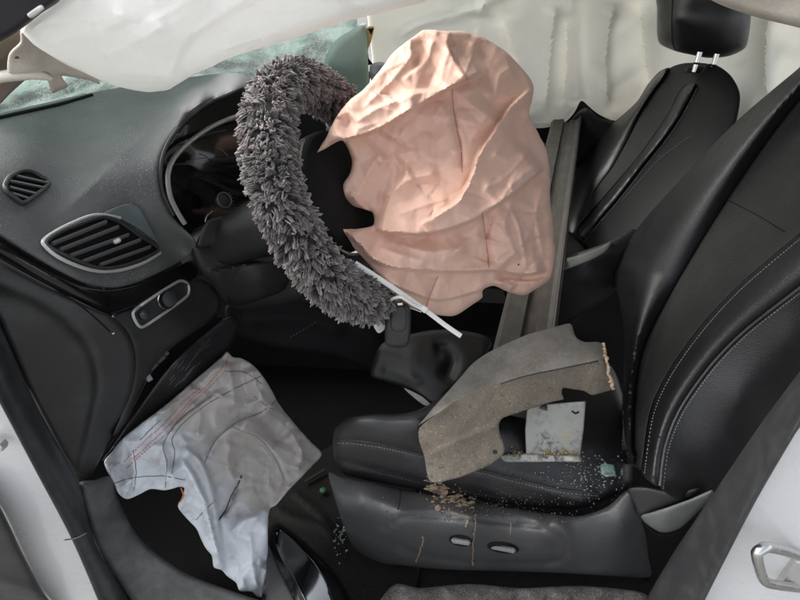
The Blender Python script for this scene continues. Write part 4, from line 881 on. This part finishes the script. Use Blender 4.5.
# backrest panels over one shared field
def lined(L):
    L = smooth_line(L, 5); return lambda Q: seg_dist(Q, L[:-1], L[1:])[0]
def seat_field(offset, slope=.42):
    """depth of the reclined backrest plane brought forward by offset(Q)"""
    n = np.array([1, 0, -slope])
    def f(Q):
        Q = np.atleast_2d(np.asarray(Q, float)); return (.40-.6*slope-offset(Q)-CAM@n)/(ray(Q[:, 0], Q[:, 1])@n)
    return f
def between(A, B, oa, ob, bulge):
    da, db = lined(A), lined(B)
    def f(Q):
        t = da(Q)/(da(Q)+db(Q)+1e-6); return oa+(ob-oa)*t+bulge*np.sin(math.pi*t)
    return f
farseam = [(634, 450), (636, 390), (645, 345), (670, 295), (705, 235), (740, 180), (775, 130), (800, 98), (830, 62), (880, 8), (905, -14)]
nearseam = [(641, 470), (650, 412), (668, 372), (700, 327), (740, 284), (800, 233), (830, 208), (890, 150), (925, 105)]
pipe = [(660, 486), (665, 448), (680, 410), (710, 367), (745, 331), (800, 288), (830, 265), (900, 205), (945, 150)]
farout = [(890, -22), (862, 6), (830, 40), (800, 67), (770, 92), (740, 118), (710, 148), (680, 180), (650, 213), (626, 243), (615, 257), (612, 272), (619, 300), (624, 330), (624, 370), (622, 410), (625, 445), (632, 464)]
fFar = seat_field(between(farseam, farout, .026, .015, .045)); fNear = seat_field(between(nearseam, pipe, .035, .052, .028))
dn_, df_ = lined(nearseam), lined(farseam)
fIns = seat_field(lambda Q: .033*np.exp(-dn_(Q)/16)+.026*np.exp(-df_(Q)/16))
pp_ = smooth_line(pipe, 25)
fSide = TPS([(x, y, 'd', float(fNear([(x, y)])[0])) for x, y in pp_]+[(730, 470, 'y', -.01), (770, 420, 'y', .02), (830, 335, 'y', .035), (690, 505, 'y', -.02), (740, 400, 'y', .025), (790, 340, 'y', .04), (930, 240, 'y', .06), (880, 290, 'y', .05)], reg=1e-2)
Relief(farout+farseam, fFar, 2.5, (4, .003)).build('far_bolster', m_leather, seat, .07)
Relief(farseam+[(925, 20), (932, 70)]+nearseam[::-1], fIns, 2.8, (3, .006)).build('backrest_insert', m_insert, seat, .08)
Relief(nearseam+[(942, 120)]+pipe[::-1], fNear, 2.5, (4, .005)).build('near_bolster', m_leather, seat, .07)
RSp = Relief(pipe+[(955, 190), (930, 240), (880, 290), (830, 345), (800, 385), (760, 432), (720, 492), (705, 502), (680, 500)], fSide, 3, (4, .005)); RSp.build('side_panel', m_leather, seat, .05)
RBk = Relief(pipe, fNear, 3); RIn = Relief(nearseam, fIns, 3)
seam('piping', pipe, RBk, .0032, m_leather, seat, .001)
stitches('stitching', [(a+3.4, b+2.6) for a, b in pipe], RSp, .0008, m_thread, seat)
stitches('stitching', [(a+3.5, b+3) for a, b in nearseam], RBk, .0008, m_thread, seat)
seam('seam', [(727, 200), (755, 214), (785, 232)], RIn, .0008, m_black, seat, .0006)
def pillow_data(c, sx, sy, sz, tilt, n=24):
    V, F = [], []
    for i in range(n+1):
        ph = -math.pi/2+math.pi*i/n
        for k in range(2*n):
            th = math.pi*k/n; f = lambda v: math.copysign(abs(v)**.45, v)
            p = np.array([f(math.cos(ph))*f(math.cos(th))*sx, f(math.cos(ph))*f(math.sin(th))*sy, f(math.sin(ph))*sz])
            V.append(np.array(c)+np.array([p[0]*math.cos(tilt)+p[2]*math.sin(tilt), p[1], -p[0]*math.sin(tilt)+p[2]*math.cos(tilt)]))
    for i in range(n):
        for k in range(2*n): l = (k+1) % (2*n); F.append((i*2*n+k, i*2*n+l, (i+1)*2*n+l, (i+1)*2*n+k))
    return np.array(V), F
V, F = pillow_data((.80, .28, 1.40), .05, .13, .09, .35); dh = mesh_obj('headrest', V, F, m_leather, seat)
for yy in (.22, .34): tube('headrest_post', [(.775, yy, 1.34), (.735, yy, 1.22)], .006, m_chrome, dh, 10)
# hinge cover and recline levers
Relief([(628, 489), (645, 487), (670, 491), (699, 488), (690, 497), (672, 505), (656, 510), (640, 515), (634, 503)], [(628, 489, 'y', .01), (699, 488, 'y', -.02), (640, 515, 'y', -.01), (672, 498, 'y', -.02)], 2, (4, .008)).build('hinge_cover', m_plastic2, seat, .02)
Relief([(641, 516), (652, 512), (665, 508), (690, 499), (712, 490), (712, 500), (700, 510), (682, 527), (670, 532), (660, 532), (648, 525)], [(641, 516, 'y', -.015), (712, 490, 'y', -.045), (682, 527, 'y', -.03), (665, 518, 'y', -.035)], 2, (5, .010)).build('recline_lever', m_lever, seat, .02)
Relief([(640, 516), (648, 527), (660, 534), (684, 530), (712, 505), (700, 540), (672, 590), (650, 600), (644, 560)], [(640, 516, 'y', .02), (712, 505, 'y', .0), (650, 600, 'y', .02), (684, 530, 'y', .01)], 3, (4, .01)).build('recliner_housing', m_black, seat, .02)
# inboard armrest
Relief([(536, 266), (553, 258), (575, 253), (600, 245), (618, 237), (634, 229), (644, 240), (634, 262), (616, 290), (580, 316), (545, 326)], [(536, 266, 'y', .53), (575, 253, 'y', .56), (634, 229, 'y', .58), (600, 252, 'y', .525), (556, 268, 'y', .51), (630, 248, 'y', .55), (616, 290, 'y', .53), (545, 326, 'y', .51), (580, 290, 'y', .51)], 3, (7, .015), [fold([(545, 269), (575, 264), (600, 256), (625, 243)], .006, 6)]).build('armrest', m_plastic, seat, .07)

Relief([(546, 264), (575, 256), (598, 248), (612, 241), (606, 252), (588, 262), (553, 274)], [(546, 264, 'y', .515), (575, 256, 'y', .52), (612, 241, 'y', .53), (588, 262, 'y', .50), (553, 274, 'y', .495)], 2.5, (3, .004)).build('armrest_cap', M('dusty_armrest', (.06, .064, .06), .45), seat, .01)

# ------------------------------------------------------------------ passenger seat
ps = thing('passenger_seat', 'black leather passenger seat with headrest on two steel posts', 'seat', (.25, .98, .28))
s1 = [(612, 168), (628, 140), (642, 112), (655, 92), (668, 78)]
r1 = [(578, 226), (604, 196), (635, 160), (655, 133), (670, 110), (677, 95), (684, 86), (693, 82)]
r2 = [(584, 240), (600, 220), (618, 199), (642, 168), (665, 139), (680, 117), (690, 99), (696, 87)]
pfo = [(555, 208), (562, 186), (579, 164), (595, 144), (611, 125), (626, 112), (638, 100), (648, 84), (660, 71)]
pfs = [(576, 232), (596, 190), (612, 168), (628, 140), (642, 112), (655, 92), (664, 80), (670, 68)]
gF = seat_field(between(pfs, pfo, .018, -.005, .03), .6); gN = seat_field(between(r1, r2, .018, .028, .018), .6)
d1_, d2_ = lined(r1), lined(pfs); gI = seat_field(lambda Q: .018*np.exp(-d1_(Q)/12)+.018*np.exp(-d2_(Q)/12), .6)
d3_ = lined(r2); gS = seat_field(lambda Q: .028-.05*(np.clip(d3_(Q), 0, 90)/60)**1.6, .6)
Relief(pfo+pfs[::-1]+[(562, 228)], gF, 2.2, (3, .004)).build('far_bolster', m_leather, ps, .08)
Relief(pfs+[(686, 63), (708, 64), (700, 74), (693, 82)]+r1[::-1][1:], gI, 2.2, (2, .002)).build('backrest_insert', m_insert, ps, .08)
Relief(r1+r2[::-1], gN, 2.2, (3, .004)).build('near_bolster', m_leather, ps, .08)
Relief(r2+[(693, 82), (700, 74), (708, 64), (720, 67), (732, 77), (740, 94), (738, 115), (732, 135), (715, 170), (690, 200), (650, 240), (625, 262), (598, 262)], gS, 2.5, (4, .006)).build('side_panel', M('black_side_leather', (.004, .004, .0045), .55, spec=.25), ps, .06)
RPs = Relief(r2, gS, 3)
stitches('stitching', [(a+1, b+1) for a, b in r2], RPs, .0008, m_thread, ps, 2.6, .004)
stitches('stitching', [(622, 200), (640, 180), (658, 160), (676, 146), (692, 135)], RPs, .0006, m_thread, ps, 2.6, .004)
hr = Relief([(659, -25), (657, 10), (657, 34), (660, 44), (675, 51), (692, 55), (709, 58), (729, 56), (745, 48), (749, 35), (751, 17), (752, -25)], [(659, 0, 'y', 1.08), (657, 36, 'y', 1.08), (675, 20, 'y', .98), (700, 0, 'y', .96), (709, 56, 'y', .965), (729, 20, 'y', .93), (751, 20, 'y', .95), (700, 30, 'y', .945), (690, -25, 'y', .99), (750, -25, 'y', .97)], 2.5, (9, .03))
hro = hr.build('headrest', m_leather, ps, .09)
seam('seam', [(674, -20), (672, 10), (672, 40), (675, 50)], hr, .001, m_black, hro, .0005)
for (a, b) in [((700, 52), (694, 72)), ((717, 54), (711, 74))]:
    p0, p1 = at(*a, 'd', 1.40), at(*b, 'd', 1.42)
    po = tube('headrest_post', [p0, (p0+p1)/2, p1], .0065, m_chrome, hro, 10)
    tube('post_notch', [(p0+p1)/2+(p1-p0)*.02, (p0+p1)/2+(p1-p0)*.12], .0072, m_black, hro, 8)
box('post_guide', at(703, 70, 'd', 1.46), .09, .02, .012, m_plastic, ps, None, .3)
Relief([(560, 200), (566, 232), (580, 240), (598, 262), (590, 300), (560, 330), (520, 330), (500, 280), (500, 230), (530, 200)], [(560, 200, 'z', .66), (598, 262, 'z', .66), (560, 330, 'y', .75), (500, 280, 'z', .66), (530, 200, 'z', .64), (550, 270, 'z', .66)], 5, (8, .03)).build('cushion', m_leather, ps, .14)

# ------------------------------------------------------------------ console
con = thing('center_console', 'black centre console low between the two front seats', 'console', (0.1, .64, .3))
box('console_body', (.05, .65, .46), .62, .16, .30, m_black, con, None, .15)
tube('handbrake', [(.02, .62, .60), (.16, .62, .63), (.24, .62, .66)], [.016, .017, .019], m_plastic, con, 12)

# ------------------------------------------------------------------ beam lying across the seats
P0 = at(512, 412, 'z', .665); P1 = at(566, 123, 'y', 1.25)
ax = P1-P0; Lb = np.linalg.norm(ax); ax /= Lb
sx_ = np.cross(ax, [0, 0, 1]); sx_ /= np.linalg.norm(sx_); uz = np.cross(sx_, ax)
prof = [(-.062, -.012), (-.062, .012), (-.052, .022), (-.012, .022), (-.006, .008), (.010, .008), (.016, .022), (.040, .024), (.050, .034), (.060, .034), (.062, .026), (.062, -.012)]
V, F = [], []; nst = 14
for i in range(nst):
    t = i/(nst-1); k = 1-.25*t
    for (a, b) in prof: V.append(P0+ax*Lb*t+sx_*a*k+uz*(b*k+.004*math.sin(5*t)))
npf = len(prof)
for i in range(nst-1):
    for k in range(npf): l = (k+1) % npf; F.append((i*npf+k, i*npf+l, (i+1)*npf+l, (i+1)*npf+k))
F.append(tuple(range(npf))); F.append(tuple((nst-1)*npf+k for k in range(npf))[::-1])
bmo = thing('metal_beam', 'long dusty grooved metal beam lying across both front seats under the airbag', 'beam', P0)
mesh_obj('beam_channel', np.array(V), F, m_beam, bmo, True, 25)
edge_l = [P0+ax*Lb*t+sx_*.055*(1-.25*t)+uz*(.0365*(1-.25*t)) for t in np.linspace(0, 1, 12)]
tube('edge_strip', edge_l, .004, m_brownpl, bmo, 6)

# ------------------------------------------------------------------ broken shroud piece
RSh = Relief([(371, 376), (374, 360), (380, 346), (392, 338), (410, 334), (432, 330), (456, 330), (480, 334), (492, 342), (486, 356), (470, 372), (458, 384), (446, 396), (440, 404), (430, 404), (421, 397), (404, 388), (386, 382)], [(371, 376, 'y', .24), (380, 346, 'y', .29), (432, 330, 'y', .33), (490, 342, 'y', .33), (440, 404, 'y', .18), (404, 388, 'y', .21), (420, 365, 'y', .24), (460, 365, 'y', .26)], 2.5, (5, .012), [fold([(432, 352), (446, 350), (452, 362), (444, 382)], -.02, 8), fold([(380, 368), (400, 374), (425, 384)], .004, 5), crumple(22, .003, 8, (365, 325, 495, 408))])
sh = thing('column_shroud', 'broken black lower steering column shroud under the key', 'shroud', at(410, 390, 'y', .22))
RSh.build('shroud_shell', M('dull_black_plastic', (.008, .0085, .008), .5), sh, .006)
Relief([(404, 388), (421, 396), (431, 404), (440, 405), (436, 408), (424, 405), (412, 396)], RSh.field, 1.5, (0, 0), [lambda Q: np.full(len(Q), .004)]).build('torn_edge', m_frag2, sh, .003)

# ------------------------------------------------------------------ muddy bracket on the seat
fF = TPS([(422, 421, 'y', .07), (457, 381, 'y', .13), (495, 349, 'y', .20), (570, 324, 'y', .235), (606, 349, 'y', .19), (432, 412, 'y', .055), (470, 398, 'y', .075), (520, 377, 'y', .10), (570, 364, 'y', .12), (604, 360, 'y', .135),
    (614, 389, 'y', .115), (580, 391, 'y', .105), (540, 406, 'y', .085), (501, 419, 'y', .06), (417, 432, 'y', .045), (424, 456, 'y', .025), (437, 483, 'y', -.008), (504, 454, 'y', .03), (470, 440, 'y', .035), (455, 450, 'y', .02)])
FO = [(417, 430), (419, 424), (424, 419), (433, 408), (442, 398), (457, 381), (472, 364), (484, 355), (495, 349), (512, 341), (529, 334), (550, 328), (568, 323.5), (572, 325), (574, 332), (577, 338), (585, 342), (598, 342), (605, 346), (607, 356), (609, 374), (614, 388), (604, 392), (592, 395), (584, 391), (572, 389), (563, 388), (562, 394), (564, 399), (552, 402), (535, 407), (517, 413), (503, 418), (499, 424), (500, 434), (504, 445), (504, 453), (498, 459), (491, 464), (476, 471), (461, 477), (449, 480), (437, 483), (430, 481), (427, 474), (424, 456), (419, 440)]
ridge = [(420, 427), (440, 412), (462, 398), (488, 388), (520, 377), (552, 370), (580, 364), (606, 358)]
def split_upper(Q):
    pass
hole = np.array([(495+2.6*math.cos(a), 452+2.3*math.sin(a)) for a in np.linspace(0, 6.28, 12, endpoint=False)])
fbump = [fold(ridge, .018, 7, 'T', taper=.02), fold([(424, 456), (450, 443), (480, 430), (500, 422)], .009, 6, 'R', 1.5), fold([(470, 470), (485, 458), (490, 440)], .004, 6), crumple(16, .0016, 41, (410, 320, 620, 490)), waves(42, 10, .0009)]
frag = thing('plastic_bracket', 'mud-caked grey plastic fender piece lying broken on the seat cushion', 'plastic piece', at(437, 484, 'y', .0))
up = [p for p in FO if FO.index(p) >= 1 and FO.index(p) <= 18]
ui = FO[1:19]; lo_ = [FO[0]]+FO[:0]; lower = FO[20:]+[FO[0]]
Relief([(419, 425)]+FO[2:20]+[(606, 358)]+ridge[::-1][1:-1], fF, 2.2, (2.5, .003), fbump+[creases(43, 30, (415, 320, 612, 430), 12, 50, .0016, 3)]).build('upper_face', m_frag2, frag, .005)
RFl = Relief(ridge+[(609, 374), (614, 388)]+FO[22:]+[], fF, 2.2, (2.5, .003), fbump); RFl.build('lower_face', m_frag, frag, .005, holes=[hole])
RFf = Relief(FO, fF, 3, (0, 0), fbump)
be = smooth_line([(603, 343), (605, 352), (607, 366), (610, 380), (613, 388)], 1.2); g = np.random.default_rng(44)
tube('broken_edge', RFf.surf(be+g.normal(size=be.shape)*.7, .002), g.uniform(.0016, .0042, len(be)), m_tan, frag, 7)
parts = []
for k in range(150):
    q = np.array([g.uniform(420, 600), g.uniform(362, 482)])
    if inside(q[None], RFl.ol)[0]: parts.append(blob_data(RFl.surf([q], .0004)[0], g.choice([.0012, .002, .0036], p=[.6, .3, .1])*g.uniform(.7, 1.3), k, (1.2, .7, .8), 1, .5))
V, F = merge(parts); stuff(mesh_obj('mud_crust', V, F, m_frag, frag))
tube('ridge_scuff', RFf.surf(smooth_line([(500, 384), (530, 375), (560, 369), (598, 361)], 3), .0045), [.0015]*1 and .0012, m_plastic, frag, 6, False, .6, FW)

# ------------------------------------------------------------------ stained plate
pl = thing('metal_plate', 'stained grey metal plate with ochre crust at its foot beside the muddy bracket', 'plate', at(555, 460, 'z', .625))
RPl = Relief([(527, 408), (545, 404), (586, 401), (584, 428), (580, 459), (552, 458), (526, 456), (525, 430)], [(527, 410, 'y', .10), (586, 402, 'y', .10), (580, 459, 'y', .055), (526, 456, 'y', .055)], 2.5, (2, .003), [waves(51, 18, .001)], smooth=False); RPl.build('plate_face', m_plate, pl, .012)
Relief([(500, 455), (526, 453), (580, 456), (581, 462), (552, 462), (506, 462)], [(500, 455, 'y', .055), (580, 456, 'y', .05), (581, 462, 'y', .04), (506, 462, 'y', .045)], 1.8, (2, .004), [crumple(5, .002, 52, (495, 450, 585, 466))]).build('crusted_foot', m_plate, pl, .006)
parts = []; g = np.random.default_rng(53)
for k in range(70):
    x = g.uniform(508, 579); y = 457-abs(g.normal())*3.5
    parts.append(blob_data(RPl.surf([(x, y)], .003)[0], g.uniform(.001, .0028), k, (1, 1, 1), 1))
V, F = merge(parts); stuff(mesh_obj('ochre_crust', V, F, m_rust, pl))
seam('chip_mark', [(572, 411), (575, 413.5), (579, 412)], RPl, .0016, m_black, pl, .001)

# seat belt buckle and glass piece
bk = thing('seat_belt_buckle', 'seat belt buckle with red button in the shadow beside the backrest', 'buckle', at(612, 462, 'y', .16))
box('buckle_body', at(605, 412, 'y', .24), .024, .018, .05, m_plastic, bk, view_frame(605, 412, .15), .2)
box('release_button', at(603, 407, 'y', .226), .010, .012, .012, m_red, bk, view_frame(603, 407, .15), .2)
tube('stalk', [at(606, 418, 'y', .235), at(610, 440, 'y', .20), at(614, 462, 'y', .16)], .006, m_plastic2, bk, 8, False, .5)
gl = Relief([(600, 466), (604, 463), (614, 465), (616, 476), (606, 477), (601, 474)], [(600, 466, 'z', .60), (616, 476, 'z', .60), (604, 463, 'z', .605), (606, 477, 'z', .60)], 2, (1.5, .003), [lambda Q: np.full(len(Q), .03)], smooth=False)
tag(gl.build('glass_fragment', m_shard, None, .006), 'square teal glass fragment lying at the rear corner of the seat', 'glass')
def crumbs(name, label, n, sampler, surf, rr, mat, seed, cat):
    g = np.random.default_rng(seed); parts = []
    for k in range(n):
        q = sampler(g); p = surf(q); s = g.uniform(*rr); R_ = np.linalg.qr(g.normal(size=(3, 3)))[0]
        parts.append(box_data(p, s, s*g.uniform(.6, 1), s*g.uniform(.5, .9), R_, .2))
    V, F = merge(parts); o = mesh_obj(name, V, F, mat, None, False); tag(o, label, cat); return stuff(o)
crumbs('glass_crumbs', 'tiny shattered glass crumbs sprinkled on the seat edge', 190, lambda g: (min(g.normal(588, 24), 622), g.normal(474, 11)), lambda q: RCu.surf([q], .002)[0], (.0007, .0036), m_crumb, 61, 'glass')
crumbs('grit', 'pale grit specks scattered over the seat side below the bracket', 420, lambda g: (g.normal(500, 40), g.normal(505, 8)) if g.uniform() < .5 else (g.uniform(440, 628), g.uniform(470, 530)), lambda q: (RV.surf([q], .002)[0] if q[1] > 500+.11*(q[0]-470) else RCu.surf([q], .002)[0]), (.0006, .0030), m_dirt, 62, 'grit')

# mud clumps and dribbles on the valance
md = thing('mud_splash', 'brown mud clumps and dribbles stuck on the seat side', 'mud', at(450, 505, 'y', -.01))
parts = []; g = np.random.default_rng(63)
for k in range(130):
    if k < 96: x, y = 428+abs(g.normal())*17+g.uniform(-6, 4), 0; y = 482+(x-425)*.55+g.normal()*4.5
    else: x, y = g.uniform(432, 474), g.uniform(488, 512)
    S = RV if y > 494+.1*(x-440) else RCu
    parts.append(blob_data(S.surf([(x, y)], .001)[0], g.choice([.0015, .0025, .0035, .006], p=[.4, .3, .2, .1])*g.uniform(.8, 1.4), k, (1.1, .6, .7), 2, .6))
V, F = merge(parts); stuff(mesh_obj('mud_clump', V, F, m_mud, md))
parts = []
for L, r in [([(476, 515), (475, 530), (473, 545), (473, 565)], .0018), ([(468, 516), (467, 522), (466, 528)], .0016), ([(449, 508), (450, 516), (449, 521)], .002), ([(424, 537), (422, 546), (418, 557), (416, 562)], .0018), ([(511, 522), (511, 528), (510, 534)], .001)]:
    Q = smooth_line(L, 2); n = len(Q); parts.append(tube_data(RV.surf(Q+g.normal(size=Q.shape)*.5, .0008), r*(.5+.5*np.abs(np.sin(np.arange(n)*1.3+1)))+.0004, 6, False, .45, FW))
V, F = merge(parts); stuff(mesh_obj('mud_dribble', V, F, m_mud, md))

# ------------------------------------------------------------------ floor things
mir = thing('door_mirror', 'detached black door mirror lying face up on the footwell floor', 'mirror', at(300, 590, 'z', .30))
RM = Relief([(267, 560), (266, 540), (270, 527), (277, 522), (288, 528), (304, 541), (324, 560), (340, 580), (350, 600), (352, 640), (266, 640)], [(267, 560, 'z', .34), (277, 522, 'z', .33), (324, 560, 'z', .34), (352, 620, 'z', .33), (270, 630, 'z', .34), (300, 570, 'z', .375), (310, 620, 'z', .37)], 2.5, (9, .03)); RM.build('mirror_housing', m_gloss, mir, .03)
RMg = Relief([(275, 531), (280, 529), (292, 538), (310, 556), (324, 575), (334, 600), (338, 632), (318, 632), (306, 604), (294, 582), (283, 562), (276, 545)], [(275, 531, 'z', .362), (310, 556, 'z', .378), (338, 632, 'z', .372), (306, 604, 'z', .376)], 2.5, (2, .003), [lambda Q: np.full(len(Q), .012)]); RMg.build('mirror_glass', m_mirror, mir, .004)
Relief([(268, 545), (274, 556), (284, 578), (298, 606), (304, 636), (270, 636), (266, 590)], RM.field, 2.5, (4, .006), [lambda Q: np.full(len(Q), .004)]).build('mirror_rim', m_plastic2, mir, .006)
# litter, mat and gritty carpet at the sill
tag(Relief([(352, 640), (380, 600), (396, 584), (420, 588), (470, 584), (520, 588), (580, 586), (640, 592), (660, 610), (660, 640)], [(352, 640, 'z', .33), (396, 584, 'z', .33), (520, 588, 'z', .335), (640, 592, 'z', .335), (660, 640, 'z', .33)], 2.5, (6, .015), [crumple(12, .006, 71, (350, 580, 665, 640)), waves(72, 5, .0015)]).build('floor_mat', m_dirt, None, .02), 'gritty grey carpet scrap along the sill under the seat', 'mat')
mat_ = Relief([(236, 530), (262, 492), (300, 466), (345, 440), (400, 450), (420, 520), (410, 600), (340, 610), (280, 600)], [(262, 500, 'z', .285), (330, 470, 'z', .285), (352, 545, 'z', .285), (300, 535, 'z', .285), (365, 575, 'z', .285), (400, 450, 'z', .285), (280, 600, 'z', .285)], 4, (3, .006), [fold([(270, 505), (300, 520), (345, 530)], .006, 4), fold([(290, 490), (320, 515), (335, 545)], .005, 3)])
tag(mat_.build('rubber_mat', M('brown_black_rubber', (.005, .0045, .004), .6, spec=.2, bumps=[(120, .0012, 'n')], dust=((.07, .052, .04), 120, .64, .74, .4, 18)), None, .008), 'dark brown rubber footwell mat beside the seat base', 'mat')
crumbs('floor_crumbs', 'bright glass crumbs on the footwell floor beside the mirror', 46, lambda g: (334+abs(g.normal())*9, g.normal(534, 10)), lambda q: at(q[0], q[1], 'z', .300), (.0015, .005), m_crumb, 64, 'glass')
tag(disc('bottle_cap', at(323, 491, 'z', .292), (0, 0, 1), .008, .005, M('green_plastic', (.02, .09, .04), .6), None, sides=16, dome=.002), 'small green round cap on the footwell mat', 'cap')
for k, L in enumerate([[(322, 512), (334, 520), (340, 532), (352, 540)], [(316, 520), (330, 530), (342, 545), (346, 560)]]):
    tag(tube('loose_wire', smooth_line([at(*p, 'z', .298+.004*k) for p in L], .006), .0026, m_black, None, 7), ['thin black wire lying across the footwell mat by the mirror', 'second black wire curling over the mat towards the seat base'][k], 'wire')
tube('mat_rib', [at(305, 482, 'z', .296), at(325, 470, 'z', .297)], .004, m_brownpl, None); tag(bpy.data.objects['mat_rib'], 'thin dark strip lying on the footwell mat', 'strip')
